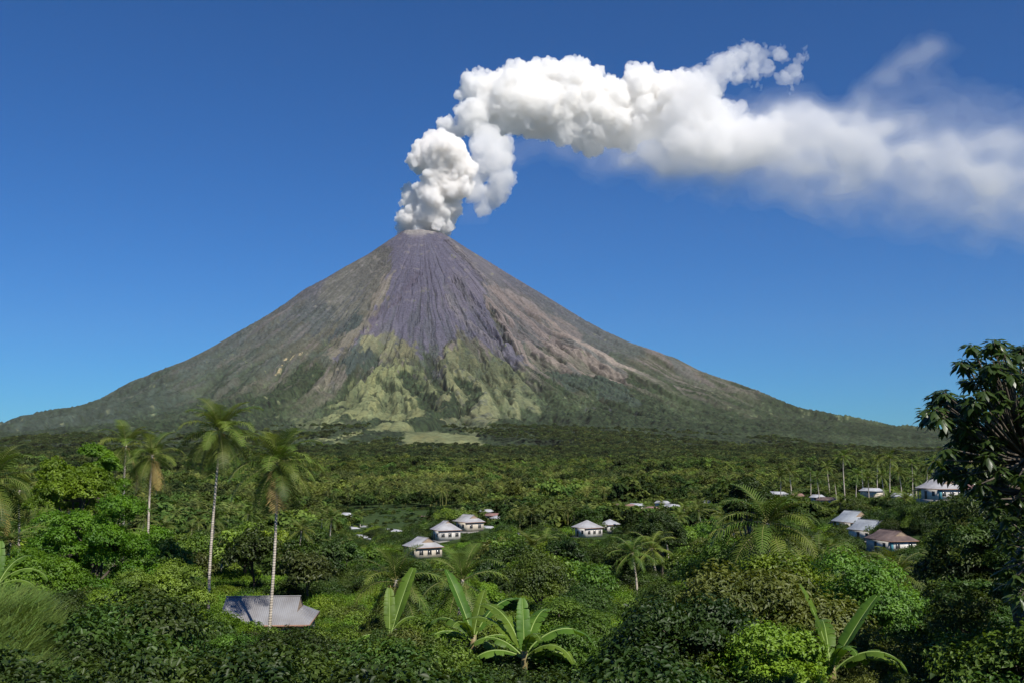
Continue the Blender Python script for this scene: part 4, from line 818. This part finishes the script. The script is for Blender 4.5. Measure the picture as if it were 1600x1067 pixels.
# bananas
banana('tallest banana plant with one upright leaf, centre of the foreground', 741, 34, 1042, [(5, 140, .84, -20), (1, 30, .9, 0), (2, 150, .9, 0), (0, 60, .7, -6), (3, 186, .95, 0), (2, 200, .8, -8), (3, 10, .8, 0), (4, 240, .75, 0), (3, -60, .8, 0)], h=2.1, seed=1)
banana('banana plant with broad arching leaves, right of the tallest one', 818, 31.5, 1064, [(1, 62, .85, 0), (1, 150, .95, -10), (2, 8, 1.05, 2), (3, -12, .95, -5), (3, 196, .9, 0), (4, -70, .8, 0), (2, 170, .85, 0), (0, 95, .75, 0), (1, 140, .95, 8), (2, -30, .8, 0)], h=1.9, seed=2)
banana('banana plant with two upright leaves in the lower right corner', 1284, 27.5, 1092, [(0, 150, .92, 0), (5, 20, .82, -30), (1, 80, .8, 0), (3, 172, 1.05, 10), (2, 184, .8, 0), (3, 2, 1.05, 6), (2, -18, .9, 0), (4, -80, .8, 0)], h=1.9, seed=3)
banana('thin banana plant with one narrow upright leaf, left of the centre bananas', 613, 38, 1030, [(5, 62, .95, -22), (0, 100, .75, 0), (3, 200, .7, 0), (4, 20, .7, 0), (3, 170, .6, 0)], h=1.9, seed=4)
banana('small banana plant at the left edge beside the bright green tree', 12, 46, 935, [(0, 115, .8, 0), (1, 60, .85, 0), (2, 10, 1.0, 0), (1, 160, .9, 0), (3, 5, .9, 0)], h=1.5, seed=5)
0 and banana('banana plant with a bent leaf below the big dark palm', 1228, 36, 1010, [(5, 100, .55, -14), (2, 330, .7, 0), (4, 200, .6, 0), (3, 20, .7, 0)], h=1.3, seed=6)
0 and banana('small banana clump left of the tin roofed house front shrubs', 505, 58, 985, [(1, 60, .8, 0), (1, 130, .8, 0), (2, 10, .8, 0), (2, 180, .8, 0), (0, 90, .7, 0)], h=1.6, seed=7)

# ------------------------------------------------------------------ broadleaf trees: prototypes, then copies
SP = dict(
    near=[tree_meshes(101, 8.0, 3.4, 3.0, 26, 1.35, 17000, .24, L_GREEN), tree_meshes(102, 7.2, 3.6, 2.6, 24, 1.4, 17000, .22, L_DARK), tree_meshes(103, 9.0, 3.3, 3.6, 30, 1.3, 18000, .24, L_GREEN, gap=.34),
          tree_meshes(104, 6.5, 3.2, 2.5, 22, 1.3, 14000, .26, L_OLIVE, aspect=.45), tree_meshes(105, 7.5, 3.2, 2.9, 26, 1.2, 16000, .22, L_BRIGHT)],
    mid=[tree_meshes(111, 8.0, 3.6, 3.2, 24, 1.4, 5200, .46, L_GREEN), tree_meshes(112, 8.5, 3.4, 3.5, 26, 1.3, 5200, .46, L_DARK), tree_meshes(113, 7.0, 3.8, 2.6, 22, 1.5, 4800, .46, L_GREEN), tree_meshes(114, 8.0, 3.3, 3.1, 22, 1.3, 4500, .5, L_OLIVE, gap=.36), tree_meshes(115, 7.0, 3.4, 2.8, 22, 1.35, 4500, .44, L_BRIGHT)])
KIND = ['mid green leafy', 'dark green dense', 'green spreading', 'olive green open', 'bright green']
PROTO = {}
def put_tree(lod, k, x, y, g, s, rz, label, group, name='tree', cat='tree'):
    key = (lod, k, name)
    if key not in PROTO:
        cr, tr = SP[lod][k]; t = thing(name, label, cat, (x, y, g), rz, group, s)
        link('crown', cr, t); link('trunk', tr, t); PROTO[key] = t; return t
    t = dup(PROTO[key], (x, y, g), rz, label, group, s); t['category'] = cat; return t
# the big bright tree on the left, built as its own
rngL = np.random.RandomState(77)
def hero_tree(label, px, d, top_y, rx, seed, lobes, lobe_r, n, leaf, mat, name='tree', aspect=.5, gap=.3, rzf=1.0, base_z=None, group=None, tr=.22):
    x, y = at(px, d); g = gz(x, y) if base_z is None else base_z; h = (700 - top_y) / F * d - g
    cr, trk = tree_meshes(seed, h, rx, min(rx * rzf, h * .48), lobes, lobe_r, n, leaf, mat, aspect, gap, tr)
    t = thing(name, label, 'tree', (x, y, g), 0, group); link('crown', cr, t); link('trunk', trk, t); return t
hero_tree('big bright green leafy tree below the palms on the left', 160, 58, 762, 3.9, 201, 56, .9, 60000, .17, L_LIT, gap=.40, rzf=1.1)
hero_tree('upper bright green tree just left of the two left palms', 125, 68, 706, 2.9, 202, 36, .8, 38000, .18, L_LIT, gap=.42)
hero_tree('rounded bright green tree at the far left behind the small banana', 62, 52, 838, 2.6, 212, 36, .75, 34000, .15, L_LIT, gap=.40)
hero_tree('low bright green tree right of the big bright tree, above the shrubs', 262, 54, 858, 2.7, 213, 36, .75, 34000, .15, L_GREEN, gap=.40)
hero_tree('slim bright green tree crown touching the left palms', 165, 72, 690, 1.6, 203, 18, .7, 16000, .18, L_LIT, gap=.36, rzf=1.6)
hero_tree('feathery leaved tree in front of the tin roofed house', 350, 42, 942, 2.3, 204, 36, .62, 38000, .11, L_LIT, gap=.38, aspect=.35, rzf=.8)
hero_tree('dark leafy shrub tree right in front of the tin roofed house', 497, 46, 968, 1.5, 205, 22, .55, 20000, .12, L_GREEN, gap=.34)
hero_tree('dark dense tree left of the valley centre bananas', 1030, 165, 798, 4.4, 206, 56, 1.3, 36000, .30, L_DARK, gap=.38, rzf=.75)
hero_tree('round dark tree standing above the others behind the drooping palm', 1170, 92, 728, 2.2, 207, 26, .8, 16000, .24, L_DARK, gap=.38, rzf=2.2)
hero_tree('dark spreading tree below the stepped row of houses', 1335, 120, 868, 4.4, 208, 46, 1.1, 34000, .22, L_DARK, gap=.38, rzf=.7)
hero_tree('dense dark tree behind the big leaved tree at the right edge', 1575, 30, 735, 2.6, 209, 44, .7, 40000, .13, L_DARK, gap=.36, rzf=1.3)
hero_tree('dark bushy tree under the big leaved tree at the right edge', 1588, 26, 765, 1.9, 211, 34, .6, 34000, .11, L_DARK, gap=.36, rzf=1.1)
hero_tree('dark broad tree in the lower right thicket', 1500, 44, 880, 3.4, 210, 40, .8, 34000, .15, L_DARK, gap=.36, rzf=.9)
# the big-leaved tree on the right: drooping leaf rosettes on visible limbs
def big_leaf_tree():
    x, y = at(1560, 19.5); g = gz(x, y); rng = np.random.RandomState(31)
    t = thing('tree', 'big dark tree with large drooping leaves at the right edge', 'tree', (x, y, g), 0)
    S = [(1450, 650), (1466, 628), (1480, 655), (1498, 632), (1478, 612), (1512, 570), (1530, 545), (1520, 600), (1548, 580), (1565, 540), (1580, 560), (1575, 600), (1600, 548), (1596, 590), (1540, 620), (1560, 640), (1515, 645), (1500, 670), (1530, 670), (1480, 700), (1465, 715),
         (1510, 705), (1545, 690), (1580, 665), (1605, 640), (1620, 600), (1640, 560), (1650, 620), (1630, 660), (1600, 690), (1570, 720), (1530, 735), (1495, 740), (1550, 760), (1590, 750), (1625, 730), (1660, 690), (1680, 640), (1690, 720), (1650, 760), (1610, 790), (1570, 790), (1535, 780),
         (1560, 830), (1600, 835), (1640, 820), (1590, 870), (1640, 880), (1680, 840), (1560, 880), (1580, 920), (1620, 930), (1670, 900), (1545, 610), (1585, 630), (1555, 575)]
    tips = []; mb = MB(); cr = []
    d0 = y
    for px, py in S:
        for rep in range(7):
            dd = d0 + rng.uniform(-1.7, 1.7); j = 9 if rep < 2 else 20; ox = 0 if rep < 2 else 12; tips.append(((px + ox + rng.uniform(-j, j) - 800) / F * dd - x, dd - y, (700 - py - rng.uniform(-j, j) - ox * .6) / F * dd - g))
    tips = np.array(tips); V = []; T = []; nn = 0
    for p in tips:
        m = rng.randint(11, 17); ph = rng.uniform(0, 6.28)
        for k in range(m):
            az = ph + k * 2.4; el = rng.uniform(-.9, .45); L = rng.uniform(.14, .25); W = L * rng.uniform(.40, .50)
            dh = np.array([math.cos(az), math.sin(az), 0]); u = dh * math.cos(el) + np.array([0, 0, math.sin(el)]); s = np.array([-math.sin(az), math.cos(az), 0]); up = np.cross(u, s) * -1
            o = p + u * .05; mid = o + u * L * .5; dr = np.array([0, 0, -.12 * L]); tip = o + u * L + dr * 3.5
            v = [o, o + u * L * .25 + s * W * .42 + up * .012, mid + s * W * .5 + dr + up * .02, o + u * L * .8 + s * W * .28 + dr * 2.2, tip, o + u * L * .8 - s * W * .28 + dr * 2.2, mid - s * W * .5 + dr + up * .02, o + u * L * .25 - s * W * .42 + up * .012, mid + dr * .6]
            V += v; T += [(nn + a, nn + b, nn + 8) for a, b in ((0, 1), (1, 2), (2, 3), (3, 4), (4, 5), (5, 6), (6, 7), (7, 0))]; nn += 9
    link('crown', mesh_np('crown', np.array(V), None, np.array(T), [L_BIG]), t)
    root = np.array([1.9, .5, -.5]); fork = np.array([1.3, .3, 3.4]); mb.add(*limb([root, (root + fork) / 2 + np.array([.1, 0, 0]), fork], [.26, .22, .18], 10))
    hubs = []
    for k in range(9):
        hb = tips[rng.randint(len(tips))] * np.array([.55, .6, 1]) + fork * np.array([.45, .4, 0]); hb[2] = fork[2] + (hb[2] - fork[2]) * .6 if hb[2] > fork[2] else fork[2] + .4
        hubs.append(hb); mb.add(*limb([fork, (fork + hb) / 2 + np.array([0, 0, .15]), hb], [.12, .09, .05], 7))
    hubs = np.array(hubs)
    for p in tips:
        hb = hubs[((hubs - p) ** 2).sum(1).argmin()]; mb.add(*limb([hb, (hb + p) / 2 - np.array([0, 0, .06]), p], [.035, .022, .010], 5))
    link('trunk', mb.mesh('trunk', [BARK], True), t)
big_leaf_tree()
# ------------------------------------------------------------------ the wood: individual trees, palms and shrubs on the slope
SKX = [-200, 0, 60, 100, 150, 180, 230, 280, 340, 400, 450, 520, 560, 620, 690, 740, 800, 880, 960, 1020, 1100, 1150, 1200, 1260, 1310, 1380, 1430, 1480, 1550, 1600, 1800]
SKY = [740, 735, 735, 712, 696, 712, 760, 770, 775, 772, 775, 790, 800, 800, 795, 790, 782, 780, 790, 790, 778, 745, 750, 762, 775, 775, 775, 770, 760, 760, 760]
# windows through which something farther must stay visible: x0, x1, highest allowed top of anything nearer than d
CLEAR = [(328, 352, 912, 107), (424, 446, 970, 95), (346, 402, 942, 100), (402, 505, 974, 101), (628, 700, 868, 236), (670, 722, 843, 297), (708, 760, 828, 309), (888, 944, 837, 326), (932, 972, 830, 340),
         (1275, 1350, 824, 278), (1310, 1400, 838, 246), (1335, 1430, 857, 219), (1410, 1500, 780, 237), (1496, 1535, 776, 255), 
         (655, 770, 978, 34), (770, 910, 1025, 31.4), (1165, 1350, 1040, 27.4), (600, 660, 970, 38), (1130, 1255, 850, 73), (0, 90, 915, 47), (590, 655, 930, 65), (690, 760, 925, 71), (1440, 1600, 800, 19)]
for px, yy, d, L, *_ in TH: CLEAR.append((px - L * .28 / d * F, px + L * .28 / d * F, yy + 1.5, d))
def top_limit(px, half, d):
    lim = float(np.interp(px, SKX, SKY)) - max(0, d - 200) * .02
    for a, b, yy, dd in CLEAR:
        if d < dd and px + half > a and px - half < b: lim = max(lim, yy)
    return lim
REGIONS = [(lambda p, d: d < 60 and p < 280, 'on the grassy bank at the lower left'), (lambda p, d: d < 60 and p < 560, 'below the tin roofed house'), (lambda p, d: d < 60 and p < 960, 'around the banana plants in the foreground'),
           (lambda p, d: d < 60 and p < 1240, 'between the bananas and the big dark palm'), (lambda p, d: d < 60, 'in the lower right thicket under the big leaved tree'),
           (lambda p, d: p < 300 and d < 130, 'around the left coconut palms'), (lambda p, d: p < 560 and d < 130, 'beside the tin roofed house'), (lambda p, d: p < 820 and d < 250, 'on the slope below the three grey roofed houses'),
           (lambda p, d: p < 1120 and d < 320, 'on the wooded slope below the central pair of houses'), (lambda p, d: p < 1300 and d < 320, 'behind and beside the big dark palm'), (lambda p, d: p >= 1300 and d < 225, 'below the stepped row of houses'),
           (lambda p, d: p >= 1300, 'behind the houses on the right hillside'), (lambda p, d: p < 560, 'in the wood beyond the tall coconut palms'), (lambda p, d: p < 900, 'around the village hamlet left of centre'), (lambda p, d: True, 'in the wood behind the central pair of houses')]
def region(px, d):
    for f, n in REGIONS:
        if f(px, d): return n
rw = np.random.RandomState(2024)
HOUSES = [(o.location.x, o.location.y, 5.2) for o in COL.objects if o.get('category') == 'house'] + [(o.location.x, o.location.y, 4.0) for o in COL.objects if o.get('category') == 'small house']
def spots(n, d0, d1, min_sep, power=1.0, pr=(-40, 1640)):
    out_ = []; tries = 0
    while len(out_) < n and tries < n * 60:
        tries += 1; d = (d0 ** power + rw.rand() * (d1 ** power - d0 ** power)) ** (1 / power); px = rw.uniform(*pr); x, y = at(px, d)
        sep = min_sep * (1 + d / 250)
        if any((x - a) ** 2 + (y - b) ** 2 < sep * sep for a, b, *_ in out_): continue
        if any((x - a) ** 2 + (y - b) ** 2 < r * r for a, b, r in HOUSES): continue
        out_.append((x, y, px, d))
    return out_
nt_ = 0
for x, y, px, d in sorted(spots(296, 36, 430, 3.6, 1.45), key=lambda q: q[3]):
    lod = 'near' if d < 110 else 'mid'; k = int(rw.choice(5, p=[.3, .28, .2, .14, .08] if px > 300 else [.3, .15, .15, .1, .3]))
    g = gz(x, y); H0 = SP[lod][k][0]['top']
    s = rw.uniform(.75, 1.25) * (.8 if d < 80 else 1.0); half = 4.8 * s / d * F; lim = top_limit(px, half, d); hmax = (700 - lim) / F * d - g
    if hmax < H0 * s: s = hmax / H0
    if s < .30: continue
    sx = max(s, .45); reg = region(px, d)
    t = put_tree(lod, k, x, y, g - .15, s, rw.uniform(0, 6.28), f'{KIND[k]} tree {reg}', f'{KIND[k]} trees {reg}')
    w = min(1.55, max(1, .62 / s)); t.scale = (s * w, s * w, s); nt_ += 1
print('trees', nt_)
# mid-distance coconut palms
PALM_MID = []
for sd in range(3):
    crown = small_palm_crown(300 + sd, 4.5, 19, 17, 1.15, .22).mesh('crown', [P_MAT, RACHIS]); mb = MB(); (v, q, tr), tp = palm_trunk(9.0, (.6 * sd - .5, .3), .2, .14, sd); mb.add(v, q, tr); PALM_MID.append((crown, mb.mesh('trunk', [PBARK], True), tp))
pal0 = {}
def mid_palm(x, y, s, k, label, group, ztop=None):
    g = gz(x, y); h = 9.0 * s if ztop is None else max(ztop - g, 4.0); tp = PALM_MID[k][2]
    if k not in pal0:
        t = thing('coconut_palm', label, 'palm tree', (x, y, g), 0, group); link('trunk', PALM_MID[k][1], t); link('crown', PALM_MID[k][0], t); pal0[k] = t
    else: t = dup(pal0[k], (x, y, g), rw.uniform(0, 6.28), label, group)
    for c in t.children:
        if c.name.startswith('trunk'): c.scale = (s, s, h / 9.0)
        else: c.scale = (s, s, s); c.location = (tp[0] * s, tp[1] * s, tp[2] * h / 9.0)
for px, d, top, s in ((1314, 400, 709, 1.3), (1343, 480, 724, 1.25), (1365, 470, 715, 1.25), (1384, 430, 714, 1.3), (1420, 480, 722, 1.2), (1291, 470, 727, 1.2), (1262, 430, 735, 1.1), (1403, 400, 735, 1.1), (1331, 380, 738, 1.1), (1441, 400, 727, 1.2), (1352, 370, 742, 1.0), (1232, 450, 733, 1.2), (1275, 390, 744, 1.0), (1376, 360, 740, 1.0), (1455, 450, 718, 1.2), (1302, 360, 748, .9), (1215, 420, 742, 1.1), (1426, 350, 745, .9)):
    x, y = at(px, d); mid_palm(x, y, s, int(rw.randint(3)), 'coconut palm rising in the line behind the houses on the right hillside', 'coconut palms behind the houses on the right hillside', (700 - top) / F * d)
for x, y, px, d in spots(170, 85, 620, 6, 1.4):
    s = rw.uniform(.75, 1.15); lim = top_limit(px, 5.0 * s / d * F, d) - (6 if d > 200 else 0); zt = (700 - lim) / F * d; g = gz(x, y); h = min(9.5 * s, zt - g - 2 * s)
    if h < 3.5: continue
    reg = region(px, d); mid_palm(x, y, s, int(rw.randint(3)), f'coconut palm {reg}', f'coconut palms {reg}', g + h)
# near shrubs
SH = [tree_meshes(401, 2.2, 1.7, 1.15, 26, .5, 15000, .10, L_GREEN, trunk_r=.05, gap=.38), tree_meshes(402, 2.0, 1.6, 1.0, 24, .46, 14000, .10, L_BRIGHT, trunk_r=.05, gap=.38), tree_meshes(403, 2.4, 1.6, 1.3, 26, .48, 15000, .11, L_DARK, trunk_r=.05, gap=.38), tree_meshes(404, 2.1, 1.8, 1.1, 24, .5, 12000, .13, L_OLIVE, aspect=.3, trunk_r=.05, gap=.38)]
SP['shrub'] = SH; SKIND = ['mid green', 'bright green', 'dark green', 'olive green']
ns = 0
for x, y, px, d in sorted(spots(280, 23, 88, 1.5, 1.3, (-60, 1660)), key=lambda q: q[3]):
    g = gz(x, y); k = int(rw.choice(4, p=[.34, .30, .2, .16] if px < 1250 else [.34, .08, .4, .18])); s = rw.uniform(.7, 1.5); half = 2.0 * s / d * F
    if px < 60 and d < 30: continue
    lim = max(top_limit(px, half * .9, d), 905 if d < 60 else 0); hmax = (700 - lim) / F * d - g; H0 = SP['shrub'][k][0]['top']
    if hmax < H0 * s: s = hmax / H0
    if s < .3: continue
    reg = region(px, d); t = put_tree('shrub', k, x, y, g - .1, s, rw.uniform(0, 6.28), f'{SKIND[k]} leafy shrub {reg}', f'{SKIND[k]} shrubs {reg}', 'shrub', 'shrub'); ns += 1
print('shrubs', ns)

# ------------------------------------------------------------------ stuff: undergrowth, grass, the far wood (points that carry low plants)
def scatter(name, pts, rot, scl, idx, sources, label):
    me = bpy.data.meshes.new(name); me.vertices.add(len(pts)); me.vertices.foreach_set('co', np.asarray(pts, np.float32).ravel())
    for nm, dt, val in (('rot', 'FLOAT', rot), ('scl', 'FLOAT', scl)):
        a = me.attributes.new(nm, dt, 'POINT'); a.data.foreach_set('value', np.asarray(val, np.float32))
    a = me.attributes.new('idx', 'INT', 'POINT'); a.data.foreach_set('value', np.asarray(idx, np.int32))
    o = link(name, me, kind='stuff', label=label)
    ng = bpy.data.node_groups.new(name, 'GeometryNodeTree'); ng.interface.new_socket('Geometry', in_out='INPUT', socket_type='NodeSocketGeometry'); ng.interface.new_socket('Geometry', in_out='OUTPUT', socket_type='NodeSocketGeometry')
    gi = ng.nodes.new('NodeGroupInput'); go = ng.nodes.new('NodeGroupOutput'); ip = ng.nodes.new('GeometryNodeInstanceOnPoints'); g2i = ng.nodes.new('GeometryNodeGeometryToInstance')
    for s in reversed(sources):
        oi = ng.nodes.new('GeometryNodeObjectInfo'); oi.inputs['Object'].default_value = s; oi.inputs['As Instance'].default_value = True; ng.links.new(oi.outputs['Geometry'], g2i.inputs[0])
    def attr(nm, ty):
        n = ng.nodes.new('GeometryNodeInputNamedAttribute'); n.data_type = ty; n.inputs[0].default_value = nm; return [q for q in n.outputs if q.enabled and q.name == 'Attribute'][0]
    ip.inputs['Pick Instance'].default_value = True
    ng.links.new(gi.outputs[0], ip.inputs['Points']); ng.links.new(g2i.outputs[0], ip.inputs['Instance']); ng.links.new(attr('idx', 'INT'), ip.inputs['Instance Index'])
    cx = ng.nodes.new('ShaderNodeCombineXYZ'); ng.links.new(attr('rot', 'FLOAT'), cx.inputs[2]); ng.links.new(cx.outputs[0], ip.inputs['Rotation'])
    ng.links.new(attr('scl', 'FLOAT'), ip.inputs['Scale']); ng.links.new(ip.outputs[0], go.inputs[0])
    md = o.modifiers.new('scatter', 'NODES'); md.node_group = ng; return o
def src(name, me): return bpy.data.objects.new(name, me)       # geometry source only, never in the scene itself
def mound(seed, r, n, leaf, mat, asp=.5):
    rng = np.random.RandomState(seed); P, nr, c, R_ = crown_pts(rng, n, r, r * .6, r * .15, 9, r * .5, gap=.25); v, t = leaves_at(P, nr, leaf, rng, asp); return mesh_np('mound', v, None, t, [mat])
US = [src('clump', mound(501, 1.1, 2600, .12, L_GREEN)), src('clump', mound(502, 1.0, 2400, .11, L_BRIGHT)), src('clump', mound(503, 1.1, 2600, .13, L_DARK)), src('clump', mound(504, 1.2, 2000, .15, L_OLIVE, .3))]
ru = np.random.RandomState(5)
n = 11000; B = ru.uniform(-.62, .62, n); T = (14 ** 1.35 + ru.rand(n) * (420 ** 1.35 - 14 ** 1.35)) ** (1 / 1.35); X = T * np.sin(B); Y = T * np.cos(B); Z = ground_z(X, Y)
px_ = 800 + F * X / Y; keep = ~((px_ < 40) & (T < 24)); sc = (.55 + ru.rand(n) * .6) * (1 + T / 150)
hx = np.array(HOUSES); hd = np.sqrt(((X[:, None] - hx[None, :, 0]) ** 2 + (Y[:, None] - hx[None, :, 1]) ** 2)).min(1); keep &= hd > 5.5 + sc * .5
room = np.array([(700 - top_limit(p, s * .8 / t * F, t)) / F * t - z for p, s, t, z in zip(px_, sc, T, Z)]); sc = np.minimum(sc, np.maximum(room, .45) / 1.35); keep &= room > -1.5
cl = fbm(X / 14, Y / 14, 3, 66); idx = np.where(cl > .62, 1, np.where(cl < .52, 2, np.where(ru.rand(n) < .25, 3, 0))); idx = np.where((px_ > 1300) & (idx == 1), 2, idx)  # mostly dark clumps: shade between the trees put into leaf colour
scatter('undergrowth', np.stack([X, Y, Z - .1], -1)[keep], ru.uniform(0, 6.28, keep.sum()), sc[keep], idx[keep], US, 'low leafy undergrowth covering the whole slope')
# grass bank, lower left, and thin grass elsewhere
def tuft(seed, n, h):
    rng = np.random.RandomState(seed); a = rng.uniform(0, 6.28, n); r = rng.uniform(0, .28, n); b = np.stack([np.cos(a) * r, np.sin(a) * r, np.zeros(n)], 1); l = rng.uniform(.5, 1.1, n) * h; az = rng.normal(.5, 1.5, n); dr = np.stack([np.cos(az), np.sin(az), np.zeros(n)], 1)
    w = np.stack([-np.sin(az), np.cos(az), np.zeros(n)], 1) * .015; m = b + dr * l[:, None] * .25 + np.array([0, 0, 1]) * l[:, None] * .6; e = b + dr * l[:, None] * .75 + np.array([0, 0, 1]) * l[:, None] * .85
    v = np.stack([b - w, b + w, m + w * .8, m - w * .8, e], 1).reshape(-1, 3); k = np.arange(n)[:, None] * 5; return mesh_np('tuft', v, k + np.array([[0, 1, 2, 3]]), k + np.array([[3, 2, 4]]), [G_MAT])
GS = [src('tuft', tuft(1, 90, .75)), src('tuft', tuft(2, 80, .6)), src('tuft', tuft(3, 70, .95))]
n = 14000; PXg = ru.uniform(-80, 300, n); T = ru.uniform(17, 46, n); X = (PXg - 800) / F * T; Y = T * 1.0; Z = ground_z(X, Y); keep = (PXg < 85 - (T - 17) * 4 + ru.uniform(-30, 30, n)) & (T < 28)
scatter('grass', np.stack([X, Y, Z - .03], -1)[keep], ru.uniform(-.8, .8, keep.sum()), ru.uniform(.7, 1.3, keep.sum()), ru.randint(0, 3, keep.sum()), GS, 'tall pale grass on the bank at the lower left')
# the far wood
def far_crown(seed, r, rz, n, leaf, mat=None):
    rng = np.random.RandomState(seed); P, nr, c, R_ = crown_pts(rng, n, r, rz, rz * .9, 12, r * .42, gap=.2); v, t = leaves_at(P, nr, leaf, rng, .7); return mesh_np('far_crown', v, None, t, [mat or L_FAR])
FS = [src('far_crown', far_crown(601, 4.2, 3.6, 620, 1.15)), src('far_crown', far_crown(602, 4.8, 3.2, 620, 1.2)), src('far_crown', far_crown(603, 3.6, 3.9, 560, 1.1))]
for sd in (5, 6):
    mb = small_palm_crown(310 + sd, 4.6, 13, 7, 1.3, .50); pm = mb.mesh('far_palm', [P_FAR, RACHIS])
    mb.v = [v + np.array([0, 0, 9.5]) for v in mb.v]; (v, q, tr), tp = palm_trunk(9.5, (0, 0), .24, .16, sd); mb.add(v, q, tr, mi=1); FS.append(src('far_palm', mb.mesh('far_palm', [P_FAR, RACHIS])))
FS += [src('far_crown', far_crown(611, 4.3, 3.4, 520, 1.25, L_DIST)), src('far_crown', far_crown(612, 3.9, 3.7, 520, 1.25, L_DIST))]
def ring(t0, t1, area):
    n = int(1.28 * .5 * (t1 * t1 - t0 * t0) / area); B = ru.uniform(-.64, .64, n); T = np.sqrt(ru.uniform(t0 * t0, t1 * t1, n)); return B, T
Bs, Ts = zip(ring(330, 1200, 58), ring(1200, 2600, 135), ring(2600, 5000, 210)); B = np.concatenate(Bs); T = np.concatenate(Ts)
X = T * np.sin(B); Y = T * np.cos(B); Z = ground_z(X, Y); px_ = 800 + F * X / Y
sc = ru.uniform(.6, 1.25, len(T)) * (.6 + .8 * fbm(X / 90, Y / 90, 3, 14)) * np.where(T > 2600, 1.7, np.where(T > 1200, 1.45, 1.15)) * np.where(ru.rand(len(T)) < .08, 1.5, 1); a, r = polar(X, Y); ad = np.degrees(a)
keep = np.ones(len(T), bool)
def in_zone(nm):
    P = np.array(ZONES[nm], float); c = np.zeros(len(T), bool); rq = r + (fbm(X / 60, Y / 60, 3, 9) - .5) * 160
    for i in range(len(P)):
        x0, y0 = P[i - 1]; x1, y1 = P[i]
        if y0 != y1: c ^= ((y0 > rq) != (y1 > rq)) & (ad < (x1 - x0) * (rq - y0) / (y1 - y0) + x0)
    return c
for z in ('meadow', 'pasture1', 'pasture2', 'pasture3', 'pasture4', 'pasture5', 'grass1', 'grass5'): keep &= ~(in_zone(z) & (ru.rand(len(T)) > .006))
keep &= ru.rand(len(T)) < np.where(T > 3000, 1 - 1.15 * sstep(3000, 5000, T) * (.35 + 1.2 * sstep(.38, .6, fbm(X / 260, Y / 260, 3, 31))), 2)
hd = np.full(len(T), 99.0); nr_ = T < 620
hd[nr_] = np.sqrt(((X[nr_][:, None] - hx[None, :, 0]) ** 2 + (Y[nr_][:, None] - hx[None, :, 1]) ** 2)).min(1); keep &= hd > 6.5
idx = ru.randint(0, 3, len(T)); pal = ru.rand(len(T)) < np.where(T < 2600, .30, .16) * sstep(.35, .65, fbm(X / 170, Y / 170, 3, 4)); idx = np.where(pal, ru.randint(3, 5, len(T)), idx); sc = np.where(pal, np.clip(sc, .7, 1.15), sc)
far_ = (ru.rand(len(T)) < sstep(1100, 3000, T)) & ~pal; idx = np.where(far_, ru.randint(5, 7, len(T)), idx); hgt = np.where(pal, 12.5, 7.0) * sc
vis = np.array([True] * len(T))
for i in np.nonzero(nr_ & keep)[0]:
    lm = (700 - top_limit(px_[i], 4.5 * sc[i] / T[i] * F, T[i])) / F * T[i]
    if Z[i] + hgt[i] > lm:
        s = (lm - Z[i]) / hgt[i] * sc[i]
        sc[i] = max(s, .24)
keep &= vis
print('far', keep.sum())
scatter('forest', np.stack([X, Y, Z - .4], -1)[keep], ru.uniform(0, 6.28, keep.sum()), sc[keep], idx[keep], FS, 'dense distant wood of trees and coconut palms reaching the foot of the volcano')
